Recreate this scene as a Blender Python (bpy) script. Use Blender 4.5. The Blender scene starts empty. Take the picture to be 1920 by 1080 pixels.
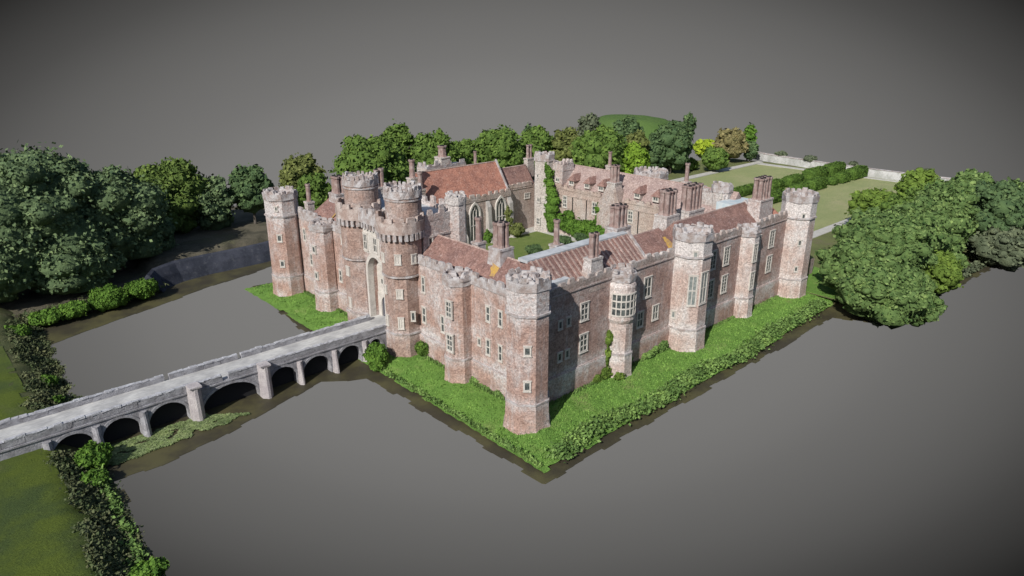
import bpy, math, random
import numpy as np
from math import sin, cos, pi, radians, sqrt, atan2
from mathutils import Vector, noise
from mathutils.geometry import tessellate_polygon

random.seed(11)
S = bpy.context.scene
COL = S.collection

# ------------------------------------------------------------------ camera
PITCH, YAW = 0.343, 0.831
CAM = Vector((-52.159, -54.376, 43.882))
cd = bpy.data.cameras.new("camera")
cam = bpy.data.objects.new("camera", cd)
COL.objects.link(cam)
cam.location = CAM
cam.rotation_euler = (pi / 2 - PITCH, 0, YAW - pi / 2)
cd.sensor_width = 36
cd.lens = 36 * 1303.7 / 1920
cd.clip_start = 1
cd.clip_end = 3000
S.camera = cam

# ------------------------------------------------------------------ sky and sun
SUN_EL = radians(36)
SD = Vector((0.927 * cos(SUN_EL), 0.375 * cos(SUN_EL), -sin(SUN_EL)))   # travel direction
sd = bpy.data.lights.new("sun", 'SUN')
sd.energy = 4.9
sd.angle = radians(0.5)
sd.color = (1.0, 0.955, 0.89)
so = bpy.data.objects.new("sun", sd)
COL.objects.link(so)
so.rotation_euler = SD.to_track_quat('-Z', 'Y').to_euler()

W = bpy.data.worlds.new("World")
S.world = W
W.use_nodes = True
wt = W.node_tree
wt.nodes.clear()
wo = wt.nodes.new('ShaderNodeOutputWorld')
wm = wt.nodes.new('ShaderNodeMixShader')
tc = wt.nodes.new('ShaderNodeTexCoord')
# a grey studio-like sky low down, with a corner vignette about the camera axis put into its colour; real daylight sky above it
def wdot(v):
    x = wt.nodes.new('ShaderNodeVectorMath'); x.operation = 'DOT_PRODUCT'; x.inputs[1].default_value = v
    wt.links.new(tc.outputs['Generated'], x.inputs[0]); return x.outputs['Value']
def wmath(op, a, b):
    x = wt.nodes.new('ShaderNodeMath'); x.operation = op
    for i_, k_ in enumerate((a, b)):
        if isinstance(k_, (int, float)): x.inputs[i_].default_value = k_
        else: wt.links.new(k_, x.inputs[i_])
    return x.outputs[0]
_F = wmath('MAXIMUM', wdot((cos(PITCH) * cos(YAW), cos(PITCH) * sin(YAW), -sin(PITCH))), .15)
_a = wmath('DIVIDE', wmath('DIVIDE', wdot((sin(YAW), -cos(YAW), 0)), _F), .736)
_b = wmath('DIVIDE', wmath('DIVIDE', wdot((sin(PITCH) * cos(YAW), sin(PITCH) * sin(YAW), cos(PITCH))), _F), .414)
_r = wmath('POWER', wmath('ADD', wmath('MULTIPLY', _a, _a), wmath('MULTIPLY', _b, _b)), .5)
cr = wt.nodes.new('ShaderNodeValToRGB')
el = cr.color_ramp.elements
def g(v): return (v * 1.02, v, v * 0.968, 1)
el[0].position = 0; el[0].color = g(.212)
el[1].position = 1; el[1].color = g(.012)
for p_, v_ in ((.25, .203), (.315, .193), (.36, .178), (.40, .158), (.475, .130), (.53, .105), (.60, .066), (.705, .023)):
    e_ = el.new(p_); e_.color = g(v_)
wt.links.new(wmath('MULTIPLY', _r, .5), cr.inputs['Fac'])
_m = wt.nodes.new('ShaderNodeVectorMath'); _m.operation = 'SCALE'
wt.links.new(cr.outputs['Color'], _m.inputs[0])
wt.links.new(wmath('MINIMUM', wmath('MAXIMUM', wmath('ADD', wmath('MULTIPLY', _b, .15), 1.0), .8), 1.25), _m.inputs['Scale'])
b1 = wt.nodes.new('ShaderNodeBackground')
wt.links.new(_m.outputs[0], b1.inputs['Color'])
sky = wt.nodes.new('ShaderNodeTexSky')
sky.sky_type = 'NISHITA'
sky.sun_disc = False
sky.sun_elevation = SUN_EL
sky.sun_rotation = atan2(-.927, -.375)
b2 = wt.nodes.new('ShaderNodeBackground')
b2.inputs['Strength'].default_value = 0.10
wt.links.new(sky.outputs['Color'], b2.inputs['Color'])
sx = wt.nodes.new('ShaderNodeSeparateXYZ')
wt.links.new(tc.outputs['Generated'], sx.inputs[0])
m2 = wt.nodes.new('ShaderNodeMapRange')
m2.inputs['From Min'].default_value = 0.10
m2.inputs['From Max'].default_value = 0.32
wt.links.new(sx.outputs['Z'], m2.inputs['Value'])
wt.links.new(m2.outputs['Result'], wm.inputs['Fac'])
wt.links.new(b1.outputs[0], wm.inputs[1])
wt.links.new(b2.outputs[0], wm.inputs[2])
wt.links.new(wm.outputs[0], wo.inputs['Surface'])

S.render.engine = 'CYCLES'
S.view_settings.view_transform = 'Standard'
S.view_settings.look = 'None'
S.view_settings.exposure = 0.0
S.view_settings.gamma = 1.0
S.view_settings.use_curve_mapping = False

# ------------------------------------------------------------------ materials
class NT:
    def __init__(s, name):
        s.m = bpy.data.materials.new(name); s.m.use_nodes = True
        s.t = s.m.node_tree; s.b = s.t.nodes['Principled BSDF']
        s.pos = s.t.nodes.new('ShaderNodeNewGeometry').outputs['Position']
    def n(s, t): return s.t.nodes.new(t)
    def l(s, a, b): s.t.links.new(a, b)
    def noise(s, scale, detail=4, vec=None, rough=.6, dist=0):
        x = s.n('ShaderNodeTexNoise'); x.inputs['Scale'].default_value = scale
        x.inputs['Detail'].default_value = detail; x.inputs['Roughness'].default_value = rough
        x.inputs['Distortion'].default_value = dist
        s.l(vec or s.pos, x.inputs['Vector']); return x.outputs['Fac']
    def scale(s, v3):
        x = s.n('ShaderNodeVectorMath'); x.operation = 'MULTIPLY'; x.inputs[1].default_value = v3
        s.l(s.pos, x.inputs[0]); return x.outputs[0]
    def ramp(s, fac, stops):
        x = s.n('ShaderNodeValToRGB'); e = x.color_ramp.elements
        e[0].position = stops[0][0]; e[0].color = (*stops[0][1], 1)
        e[1].position = stops[-1][0]; e[1].color = (*stops[-1][1], 1)
        for p, c in stops[1:-1]:
            q = e.new(p); q.color = (*c, 1)
        s.l(fac, x.inputs['Fac']); return x.outputs['Color']
    def mr(s, v, a, b, c=0., d=1.):
        x = s.n('ShaderNodeMapRange'); x.interpolation_type = 'SMOOTHSTEP'
        for i, k in enumerate((a, b, c, d)): x.inputs[i + 1].default_value = k
        s.l(v, x.inputs[0]); return x.outputs[0]
    def mix(s, f, a, b, mode='MIX'):
        x = s.n('ShaderNodeMix'); x.data_type = 'RGBA'; x.blend_type = mode
        if isinstance(f, float): x.inputs[0].default_value = f
        else: s.l(f, x.inputs[0])
        for i, k in ((6, a), (7, b)):
            if isinstance(k, tuple): x.inputs[i].default_value = (*k, 1)
            else: s.l(k, x.inputs[i])
        return x.outputs[2]
    def math(s, op, a, b=None):
        x = s.n('ShaderNodeMath'); x.operation = op
        for i, k in enumerate((a, b)):
            if k is None: continue
            if isinstance(k, (int, float)): x.inputs[i].default_value = k
            else: s.l(k, x.inputs[i])
        return x.outputs[0]
    def z(s):
        x = s.n('ShaderNodeSeparateXYZ'); s.l(s.pos, x.inputs[0]); return x.outputs['Z']
    def out(s, col, rough=.9, bump=None, dist=.05, strength=.6, spec=.2):
        if isinstance(col, tuple): s.b.inputs['Base Color'].default_value = (*col, 1)
        else: s.l(col, s.b.inputs['Base Color'])
        s.b.inputs['Roughness'].default_value = rough
        s.b.inputs['Specular IOR Level'].default_value = spec
        if bump is not None:
            x = s.n('ShaderNodeBump'); x.inputs['Strength'].default_value = strength
            x.inputs['Distance'].default_value = dist
            s.l(bump, x.inputs['Height']); s.l(x.outputs[0], s.b.inputs['Normal'])
        return s.m

def brick(name, A, B, grey, amount, band=(3.3,), top=14.2):
    t = NT(name)
    big = t.noise(.22, 3); med = t.noise(1.1, 4); fine = t.noise(3.6, 4, rough=.85)
    course = t.noise(2.6, 3, t.scale((1, 1, 3.6)), rough=.7)
    streak = t.noise(1.5, 3, t.scale((1, 1, .12)))
    c = t.mix(t.mr(med, .32, .68), A, B)
    # weathering: patches of pale lichen, vertical streaks, heavier along the top and the plinth band
    f = t.math('ADD', t.mr(big, .40, .72, 0, .75), t.mr(streak, .5, .75, 0, .45))
    z = t.z()
    f = t.math('ADD', f, t.mr(z, top - 1.6, top + .9, 0, .75))
    for b in band:
        d = t.math('ABSOLUTE', t.math('SUBTRACT', z, b))
        f = t.math('ADD', f, t.mr(d, 1.5, .1, 0, .55))
    f = t.math('MULTIPLY', f, t.mr(t.noise(2.2, 5, rough=.75), .3, .62, .25, 1.1))
    f = t.math('MULTIPLY', f, amount)
    f = t.math('MINIMUM', f, .92)
    c = t.mix(f, c, grey)
    c = t.mix(.95, c, t.ramp(fine, [(.30, (.42, .39, .38)), (.5, (1, 1, 1)), (.70, (1.55, 1.54, 1.52))]), 'MULTIPLY')
    c = t.mix(.6, c, t.ramp(course, [(.33, (.66, .64, .63)), (.5, (1, 1, 1)), (.7, (1.22, 1.2, 1.18))]), 'MULTIPLY')
    return t.out(c, .92, t.math('ADD', fine, course), .12, .8)

BR = brick("brick_red", (.395, .27, .235), (.285, .19, .165), (.51, .48, .47), .85)
BRW = brick("brick_weathered", (.42, .285, .24), (.31, .205, .17), (.54, .52, .52), 1.0)
BRP = brick("brick_pale", (.50, .40, .36), (.42, .315, .28), (.60, .575, .565), 1.4)
BRT = brick("brick_gate", (.37, .265, .225), (.27, .185, .155), (.52, .49, .48), .8, top=25.5)
BRS = brick("brick_silver", (.50, .46, .42), (.42, .38, .35), (.56, .55, .54), 1.0, band=(), top=21)
BRI = brick("brick_court", (.42, .335, .29), (.34, .265, .23), (.48, .455, .43), .8, band=(), top=16.5)
BRG = brick("brick_grey", (.39, .31, .275), (.30, .235, .21), (.5, .48, .47), 1.0, band=(), top=16)
def rough_stone(name, A, B, sc=1.6, stain=(.16, .16, .17)):
    t = NT(name)
    c = t.mix(t.mr(t.noise(sc, 4), .35, .65), A, B)
    c = t.mix(t.mr(t.noise(sc * 2.2, 5, rough=.75), .52, .72, 0, .75), c, stain)
    f = t.noise(6.5, 3, rough=.7)
    c = t.mix(.6, c, t.ramp(f, [(.25, (.6, .6, .6)), (.5, (1, 1, 1)), (.8, (1.35, 1.35, 1.35))]), 'MULTIPLY')
    return t.out(c, .95, f, .12, .8)
LICH = rough_stone("lichen_stone", (.47, .455, .46), (.32, .265, .245), 1.1, (.22, .165, .15))
COPE = rough_stone("coping_stone", (.47, .48, .51), (.34, .34, .36), 1.4, (.16, .16, .18))
TRIM = rough_stone("pale_trim", (.58, .55, .51), (.50, .47, .43), 1.0, (.36, .33, .30))
BRG2 = rough_stone("battlement_brick", (.48, .42, .39), (.33, .25, .22), .8, (.26, .18, .155))
STONE = rough_stone("bridge_stone", (.35, .35, .375), (.24, .235, .25), .9, (.085, .085, .10))
PIER = rough_stone("pier_stone", (.46, .43, .43), (.36, .33, .34), .7, (.26, .24, .25))
WALLW = rough_stone("garden_wall_stone", (.52, .52, .52), (.38, .385, .37), .35, (.20, .22, .17))
DARKW = rough_stone("embankment_stone", (.055, .06, .08), (.035, .04, .055), .5, (.10, .105, .12))  # near-black blue: shade on the embankment is put into the stone colour
BUTT = rough_stone("buttress_stone", (.48, .45, .42), (.36, .34, .32), 1.0, (.24, .22, .2))

def tiles(name, A, B, C_, ribs=False):
    t = NT(name)
    c = t.mix(t.mr(t.noise(.45, 3), .35, .65), A, B)
    c = t.mix(t.mr(t.noise(1.6, 5, rough=.8), .5, .72, 0, .7), c, C_)
    f = t.noise(3.2, 4, rough=.9)
    c = t.mix(.95, c, t.ramp(f, [(.30, (.42, .40, .39)), (.5, (1, 1, 1)), (.70, (1.55, 1.53, 1.5))]), 'MULTIPLY')
    c = t.mix(.35, c, t.ramp(t.noise(3, 2, t.scale((.3, .3, 7))), [(.35, (.7, .7, .7)), (.65, (1.25, 1.25, 1.25))]), 'MULTIPLY')
    return t.out(c, .9, f, .12, .8)
TILE = tiles("roof_tile", (.265, .158, .134), (.19, .113, .10), (.315, .245, .225))
TILEO = tiles("roof_tile_orange", (.42, .20, .145), (.31, .15, .115), (.38, .26, .22))
TILEP = tiles("roof_tile_pale", (.35, .265, .24), (.29, .215, .20), (.43, .37, .35))
RIB = tiles("roof_rib", (.38, .285, .255), (.30, .215, .19), (.45, .38, .35))
YEL = rough_stone("yellow_lichen", (.46, .29, .07), (.34, .22, .11), 1.6, (.26, .165, .13))
t = NT("lead"); LEAD = t.out(t.mix(t.mr(t.noise(.8, 4), .35, .65), (.50, .52, .54), (.38, .40, .42)), .6, t.noise(3), .05)
t = NT("lead_blue"); LEADB = t.out(t.mix(t.mr(t.noise(.7, 4), .35, .65), (.40, .49, .54), (.52, .56, .58)), .5, t.noise(3), .05)
t = NT("glass"); GLASS = t.out(t.mix(t.mr(t.noise(2.5, 3), .35, .65), (.035, .042, .045), (.12, .135, .13)), .35, None, spec=.4)
t = NT("glass_pale"); GLASSP = t.out(t.mix(t.mr(t.noise(2.5, 3), .35, .65), (.16, .185, .18), (.27, .29, .28)), .4, None, spec=.4)
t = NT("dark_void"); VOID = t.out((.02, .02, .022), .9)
t = NT("door_wood"); DOOR = t.out(t.mix(t.mr(t.noise(6, 3, t.scale((3, 3, .2))), .35, .65), (.10, .10, .12), (.06, .06, .075)), .7)
t = NT("chimney_brick")
_f = t.noise(4, 4, t.scale((1.6, 1.6, .35)), rough=.85)
CHIM = t.out(t.mix(.85, t.mix(t.mr(t.noise(1.3, 4), .4, .7), (.25, .175, .16), (.36, .295, .275)), t.ramp(_f, [(.3, (.6, .58, .57)), (.5, (1, 1, 1)), (.75, (1.4, 1.38, 1.35))]), 'MULTIPLY'), .92, _f, .1)

def grass(name, A, B, C_, sc=.35):
    t = NT(name)
    c = t.mix(t.mr(t.noise(sc, 4), .36, .64), A, B)
    c = t.mix(t.mr(t.noise(sc * .5, 5, rough=.7), .52, .70, 0, .8), c, C_)
    f = t.noise(4.5, 4, t.scale((1, 1.5, 1)), rough=.8)
    c = t.mix(.85, c, t.ramp(f, [(.28, (.45, .47, .4)), (.5, (1, 1, 1)), (.75, (1.5, 1.45, 1.4))]), 'MULTIPLY')
    return t.out(c, .95, f, .25, .9)
GRASS = grass("bank_grass", (.130, .255, .05), (.165, .31, .06), (.235, .30, .10))
LAWN = grass("mown_lawn", (.28, .315, .14), (.32, .34, .16), (.36, .345, .19), .12)
COURT = grass("court_lawn", (.14, .20, .05), (.17, .22, .065), (.2, .23, .09), .3)
NEARG = grass("near_grass", (.095, .13, .020), (.058, .088, .026), (.16, .17, .055), .16)
SCRUB = grass("scrub_ground", (.095, .105, .045), (.065, .08, .035), (.16, .145, .085), .5)
MEADOW = grass("rough_meadow", (.17, .19, .075), (.13, .15, .06), (.20, .17, .11), .2)
WOODF = grass("woodland_floor", (.145, .13, .095), (.08, .075, .055), (.17, .165, .09), .25)
HILLG = grass("hill_grass", (.075, .135, .035), (.09, .15, .04), (.06, .11, .03), .03)
GRAVEL = rough_stone("gravel_path", (.50, .49, .46), (.44, .43, .39), .8, (.36, .35, .30))
t = NT("deck_stone")
_f = t.noise(2.0, 4, t.scale((.5, 3.0, 1)), rough=.7)
DECK = t.out(t.mix(.8, t.mix(t.mr(t.noise(.35, 4), .35, .65), (.50, .50, .49), (.36, .36, .36)), t.ramp(_f, [(.3, (.65, .65, .65)), (.5, (1, 1, 1)), (.75, (1.35, 1.35, 1.3))]), 'MULTIPLY'), .92, _f, .06)
t = NT("moat_water")
WATER = t.out(t.mix(t.mr(t.noise(.18, 4), .4, .65), (.046, .041, .027), (.082, .076, .036)), .55, t.noise(.8, 2), .03, .3, spec=.25)

def leafmat(name, A, B):
    t = NT(name)
    a = t.n('ShaderNodeAttribute'); a.attribute_name = 'v'
    c = t.mix(a.outputs['Fac'], A, B)
    c = t.mix(.7, c, t.ramp(t.noise(.5, 4), [(.33, (.55, .6, .55)), (.5, (1, 1, 1)), (.68, (1.35, 1.3, 1.15))]), 'MULTIPLY')
    m = t.out(c, .85, t.noise(2.5, 3), .3, .8, spec=.12)
    return m
LM = dict(
    dark=leafmat("leaf_dark", (.048, .082, .042), (.17, .235, .11)),
    forest=leafmat("leaf_forest", (.045, .092, .028), (.185, .265, .090)),
    green=leafmat("leaf_green", (.060, .110, .024), (.140, .215, .048)),
    olive=leafmat("leaf_olive", (.085, .105, .03), (.17, .195, .065)),
    lime=leafmat("leaf_lime", (.075, .125, .022), (.155, .23, .045)),
    deep=leafmat("leaf_deep", (.040, .076, .034), (.115, .175, .072)),
    grey=leafmat("leaf_grey", (.07, .09, .055), (.14, .165, .10)),
    yellow=leafmat("leaf_yellow", (.20, .28, .02), (.32, .41, .04)),
    brown=leafmat("leaf_brown", (.13, .12, .05), (.24, .21, .10)),
    vivid=leafmat("leaf_vivid", (.055, .12, .02), (.12, .22, .035)),
    hedge=leafmat("leaf_hedge", (.045, .095, .018), (.105, .175, .034)),
    fresh=leafmat("leaf_fresh", (.115, .20, .022), (.20, .32, .04)),
    green2=leafmat("leaf_yellow_green", (.062, .105, .024), (.130, .185, .048)),  # yellow-green foliage colour
    scrub=leafmat("leaf_scrub", (.055, .080, .035), (.135, .145, .075)),
    bank=leafmat("leaf_bank", (.08, .145, .04), (.19, .30, .085)),
    lily=leafmat("leaf_lily", (.12, .17, .06), (.22, .27, .13)),
    blade=leafmat("grass_blade", (.10, .21, .04), (.20, .33, .08)),
)
t = NT("bark"); BARK = t.out(t.mix(t.mr(t.noise(2, 4, t.scale((2, 2, .4))), .35, .65), (.13, .115, .10), (.07, .06, .05)), .95, t.noise(4), .1)

# ------------------------------------------------------------------ mesh helpers
class MB:
    def __init__(s): s.v = []; s.f = []; s.m = []
    def add(s, vs, fs, mi=0):
        o = len(s.v); s.v += [tuple(p) for p in vs]
        for f in fs: s.f.append([o + i for i in f]); s.m.append(mi)
    def box(s, x0, x1, y0, y1, z0, z1, mi=0):
        s.add([(x0, y0, z0), (x1, y0, z0), (x1, y1, z0), (x0, y1, z0), (x0, y0, z1), (x1, y0, z1), (x1, y1, z1), (x0, y1, z1)],
              [(0, 3, 2, 1), (4, 5, 6, 7), (0, 1, 5, 4), (1, 2, 6, 5), (2, 3, 7, 6), (3, 0, 4, 7)], mi)
    def obox(s, c, ang, ht, hn, hz, mi=0, taper=1.):
        n = (cos(ang), sin(ang)); t_ = (-sin(ang), cos(ang)); vs = []
        for k, dz in ((1., -hz), (taper, hz)):
            for a, b in ((-1, -1), (1, -1), (1, 1), (-1, 1)):
                vs.append((c[0] + t_[0] * a * ht * k + n[0] * b * hn * k, c[1] + t_[1] * a * ht * k + n[1] * b * hn * k, c[2] + dz))
        s.add(vs, [(0, 1, 2, 3), (7, 6, 5, 4), (0, 4, 5, 1), (1, 5, 6, 2), (2, 6, 7, 3), (3, 7, 4, 0)], mi)
    def loft(s, cx, cy, levels, n=8, rot=None, mi=0, cap=True, bot=True):
        if rot is None: rot = pi / n
        k = 1 / cos(pi / n); o = len(s.v)
        for z, a in levels:
            for i in range(n):
                an = rot + 2 * pi * i / n
                s.v.append((cx + a * k * cos(an), cy + a * k * sin(an), z))
        for j in range(len(levels) - 1):
            for i in range(n):
                i2 = (i + 1) % n
                s.f.append([o + j * n + i, o + j * n + i2, o + (j + 1) * n + i2, o + (j + 1) * n + i]); s.m.append(mi)
        if bot: s.f.append([o + i for i in range(n)][::-1]); s.m.append(mi)
        if cap: s.f.append([o + (len(levels) - 1) * n + i for i in range(n)]); s.m.append(mi)
    def ring(s, cx, cy, z0, z1, ao, ai, n=8, mi=0, rot=None):
        if rot is None: rot = pi / n
        k = 1 / cos(pi / n); o = len(s.v)
        for a, z in ((ao, z0), (ao, z1), (ai, z1), (ai, z0)):
            for i in range(n):
                an = rot + 2 * pi * i / n
                s.v.append((cx + a * k * cos(an), cy + a * k * sin(an), z))
        for j in range(4):
            for i in range(n):
                i2 = (i + 1) % n; j2 = (j + 1) % 4
                s.f.append([o + j * n + i, o + j * n + i2, o + j2 * n + i2, o + j2 * n + i]); s.m.append(mi)
    def build(s, name, mats, parent=None, jit=0., smooth=False):
        me = bpy.data.meshes.new(name)
        vs = s.v
        if jit:
            seen = {}; vv = []
            for p in vs:
                k = (round(p[0], 2), round(p[1], 2), round(p[2], 2))
                if k not in seen: seen[k] = tuple(p[i] + random.uniform(-jit, jit) for i in range(3))
                vv.append(seen[k])
            vs = vv
        me.from_pydata(vs, [], s.f)
        if not isinstance(mats, (list, tuple)): mats = [mats]
        for m in mats: me.materials.append(m)
        me.polygons.foreach_set('material_index', s.m)
        if smooth: me.polygons.foreach_set('use_smooth', [True] * len(s.f))
        me.update()
        o = bpy.data.objects.new(name, me); COL.objects.link(o)
        if parent: o.parent = parent
        return o

def empty(name, label=None, cat=None, group=None, loc=(0, 0, 0)):
    o = bpy.data.objects.new(name, None); COL.objects.link(o); o.location = loc
    tag(o, label, cat, group); return o
def tag(o, label=None, cat=None, group=None, kind=None):
    if label: o['label'] = label
    if cat: o['category'] = cat
    if group: o['group'] = group
    if kind: o['kind'] = kind
    return o
def under(o, root):   # parent while keeping world coordinates of the mesh
    o.parent = root
    o.location = (-root.location[0], -root.location[1], -root.location[2])
    return o

def fastmesh(name, V, F, mats, vals=None, parent=None, smooth=False):
    """V (n,3), F (m,k) arrays of equal-size faces"""
    me = bpy.data.meshes.new(name)
    n, k = F.shape
    me.vertices.add(len(V)); me.vertices.foreach_set('co', V.astype(np.float32).ravel())
    me.loops.add(n * k); me.loops.foreach_set('vertex_index', F.astype(np.int32).ravel())
    me.polygons.add(n)
    me.polygons.foreach_set('loop_start', np.arange(0, n * k, k, dtype=np.int32))
    me.polygons.foreach_set('loop_total', np.full(n, k, dtype=np.int32))
    if smooth: me.polygons.foreach_set('use_smooth', np.ones(n, dtype=bool))
    me.update(calc_edges=True)
    if vals is not None:
        a = me.attributes.new('v', 'FLOAT', 'FACE'); a.data.foreach_set('value', vals.astype(np.float32))
    me.materials.append(mats)
    o = bpy.data.objects.new(name, me); COL.objects.link(o)
    if parent: o.parent = parent
    return o

# ------------------------------------------------------------------ CASTLE
castle = empty("castle", "red brick castle with octagonal corner towers, battlements and twin-drum gatehouse, standing on its grassy island", "castle")

def merlons(mb, x0, y0, x1, y1, z, th=.5, w=1.15, gap=.6, h=.85, mi=0):
    L = sqrt((x1 - x0) ** 2 + (y1 - y0) ** 2); n = max(1, int(round((L + gap) / (w + gap))))
    a = atan2(y1 - y0, x1 - x0) + pi / 2; p = L / n
    for i in range(n):
        if random.random() < .04: continue
        u = (i + .5) * p / L
        hh = h * random.uniform(.45, 1.15); ww = (p - gap) * random.uniform(.8, 1.25)
        mb.obox((x0 + (x1 - x0) * u, y0 + (y1 - y0) * u, z + hh / 2), a, ww / 2, th / 2, hh / 2, mi, random.uniform(.72, .95))

def crown(parent, cx, cy, a, z, n=8, mat=None, dep=1.1, per=2, h=.55, over=.10, rot=None):
    """battlement ring whose merlon bases sit at z"""
    mb = MB(); mb.ring(cx, cy, z - dep, z, a + over, a - .38, n, rot=rot)
    r0 = pi / n if rot is None else rot
    k = (a + over - .27) / cos(pi / n)
    for i in range(n):
        A = r0 + 2 * pi * i / n; B = r0 + 2 * pi * (i + 1) / n
        merlons(mb, cx + k * cos(A), cy + k * sin(A), cx + k * cos(B), cy + k * sin(B), z, .38,
                2 * a * math.tan(pi / n) / per * .76, 2 * a * math.tan(pi / n) / per * .24, h)
    # broken, rubble-like wall walk inside
    for i in range(5):
        an = random.uniform(0, 2 * pi); q = a * random.uniform(.25, .62)
        mb.obox((cx + q * cos(an), cy + q * sin(an), z - .35 + random.uniform(-.2, .35)), random.uniform(0, 3), random.uniform(.3, .8), random.uniform(.2, .5), .45, 0, random.uniform(.3, .8))
    mb.loft(cx, cy, [(z - .7, a - .1), (z - .62, a - .35)], n, rot=rot)
    return mb.build("battlement", mat or LICH, parent, jit=.10)

def tower(name, cx, cy, a, ztop, mat, zb=-.3, course=(3.4, 14.6), n=8, per=2, flare=.18, label=None, h=.55):
    mb = MB()
    lv = [(zb, a + .12 + flare), (0.4, a + .12 + flare * .3), (3.3, a + .10), (3.5, a - .02), (ztop - .5, a - .05)]
    if zb > 0: lv = [(zb, a), (ztop - .5, a)]
    mb.loft(cx, cy, lv, n)
    o = mb.build(name, mat, castle)
    if label: o['label'] = label
    for c in course:
        if zb < c < ztop:
            m2_ = MB(); m2_.ring(cx, cy, c - .13, c + .13, a + .17, a - .3, n)
            m2_.build("string_course", LICH, o, jit=.02)
    crown(o, cx, cy, a, ztop, n, per=per, h=h)
    return o

def window(parent, x, y, z, angd, w, h, cols, rows, blind=False, dark=True):
    a = radians(angd); n = (cos(a), sin(a)); t_ = (-sin(a), cos(a)); mb = MB()
    w = max(w, .55)
    fw = min(.16, w * .16) + .04
    def bx(u0, u1, z0, z1, d0, d1, mi):
        mb.obox((x + t_[0] * (u0 + u1) / 2 + n[0] * (d0 + d1) / 2, y + t_[1] * (u0 + u1) / 2 + n[1] * (d0 + d1) / 2, z + (z0 + z1) / 2),
                a, (u1 - u0) / 2, (d1 - d0) / 2, (z1 - z0) / 2, mi)
    W2, H2 = w / 2, h / 2
    bx(-W2 + .02, W2 - .02, -H2 + .02, H2 - .02, -.1, .035, 1)
    bx(-W2, -W2 + fw, -H2, H2, -.1, .13, 0); bx(W2 - fw, W2, -H2, H2, -.1, .13, 0)
    bx(-W2 + fw, W2 - fw, H2 - fw, H2, -.1, .129, 0); bx(-W2 + fw, W2 - fw, -H2, -H2 + fw, -.1, .129, 0)
    bx(-W2 - .06, W2 + .06, H2 + .001, H2 + .1, -.1, .19, 0)
    bx(-W2 - .05, W2 + .05, -H2 - .09, -H2 - .001, -.1, .18, 0)
    for i in range(1, cols):
        u = -W2 + w * i / cols; bx(u - .055, u + .055, -H2 + fw, H2 - fw, -.1, .10, 0)
    for j in range(1, rows):
        v = -H2 + h * j / rows; q = .07 if rows < 4 else .035
        bx(-W2 + fw, W2 - fw, v - q, v + q, -.1, .099, 0)
    return mb.build("window", [TRIM, TRIM if blind else (GLASS if dark else GLASSP)], parent)

# corner and wall towers
SE = tower("corner_tower", -.4, -.4, 2.47, 18.5, BRW, flare=.34, label="near corner tower, weathered pink brick")
SW = tower("corner_tower", -.4, 63.4, 2.7, 18.5, BRW)
NE = tower("corner_tower", 66.4, .4, 2.75, 18.4, BRP, label="palest far right corner tower")
NW = tower("corner_tower", 66.6, 62.6, 2.4, 16.0, BR)
S1 = tower("wall_tower", .9, 14.3, 1.9, 14.9, BRW, per=1)
S2 = tower("wall_tower", .5, 50.5, 1.9, 15.1, BRW, per=1)
E1 = tower("wall_tower", 18.0, .7, 1.75, 14.9, BRP, per=1)
E2 = tower("wall_tower", 32.9, -.1, 2.7, 18.0, BRP, label="tall wall tower with long mullioned windows")
E3 = tower("wall_tower", 50.4, .8, 1.75, 15.0, BRP, per=1)
# rounded bow of the oriel storey
mb = MB(); mb.loft(17.9, .6, [(8.0, 1.75), (8.5, 1.98), (13.2, 1.98), (13.6, 1.8)], 20)
mb.build("oriel_bay", BRP, E1)
NG = tower("wall_tower", 67, 33.1, 3.3, 18.0, BRI, zb=5, course=(16.8,), per=3)

# curtain walls (solid ranges behind them)
def wall_part(name, boxes, mat, label=None):
    mb = MB()
    for b in boxes: mb.box(*b)
    o = mb.build(name, mat, castle)
    if label: o['label'] = label
    return o
WS = wall_part("curtain_wall", [(1.5, 9.2, 1.4, 25.0, -.5, 14.2)], BRW, "pink wall between near corner and gatehouse")
WS2 = wall_part("curtain_wall", [(1.5, 9.2, 40.6, 62.9, -.5, 14.25)], BRW, "pink wall between gatehouse and left corner")
WE = wall_part("curtain_wall", [(1.7, 66.0, 1.0, 9.4, -.5, 14.5)], BR, "long red wall in half shadow")
WN = wall_part("range_wall", [(57.5, 66.5, 9.6, 61.5, 0, 13.0)], BRI, "courtyard wall with dormers above")
WW = wall_part("range_wall", [(48.3, 57.3, 58.0, 63.9, 0, 13.0)], BRI)
WH = wall_part("hall_wall", [(26.0, 48.25, 56.0, 64.2, 0, 12.4), (9.4, 25.9, 57.5, 64.1, 0, 14.0)], BRI, "chapel wall with pointed windows and buttresses")
# battered plinth
for own, ya, yb in ((WS, 2, 24.5), (WS2, 41, 62)):
    mb = MB(); mb.box(1.22, 1.6, ya, yb, -.6, 3.1); mb.build("plinth", BRW, own)
    for za, zb2 in ((3.0, 3.3), (14.0, 14.2)):
        mb = MB(); mb.box(1.34, 1.5, ya + .3, yb, za, zb2); mb.build("string_course", LICH, own, jit=.015)
mb = MB(); mb.box(2, 65, .72, 1.1, -.6, 3.2); mb.build("plinth", BRW, WE)
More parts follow.
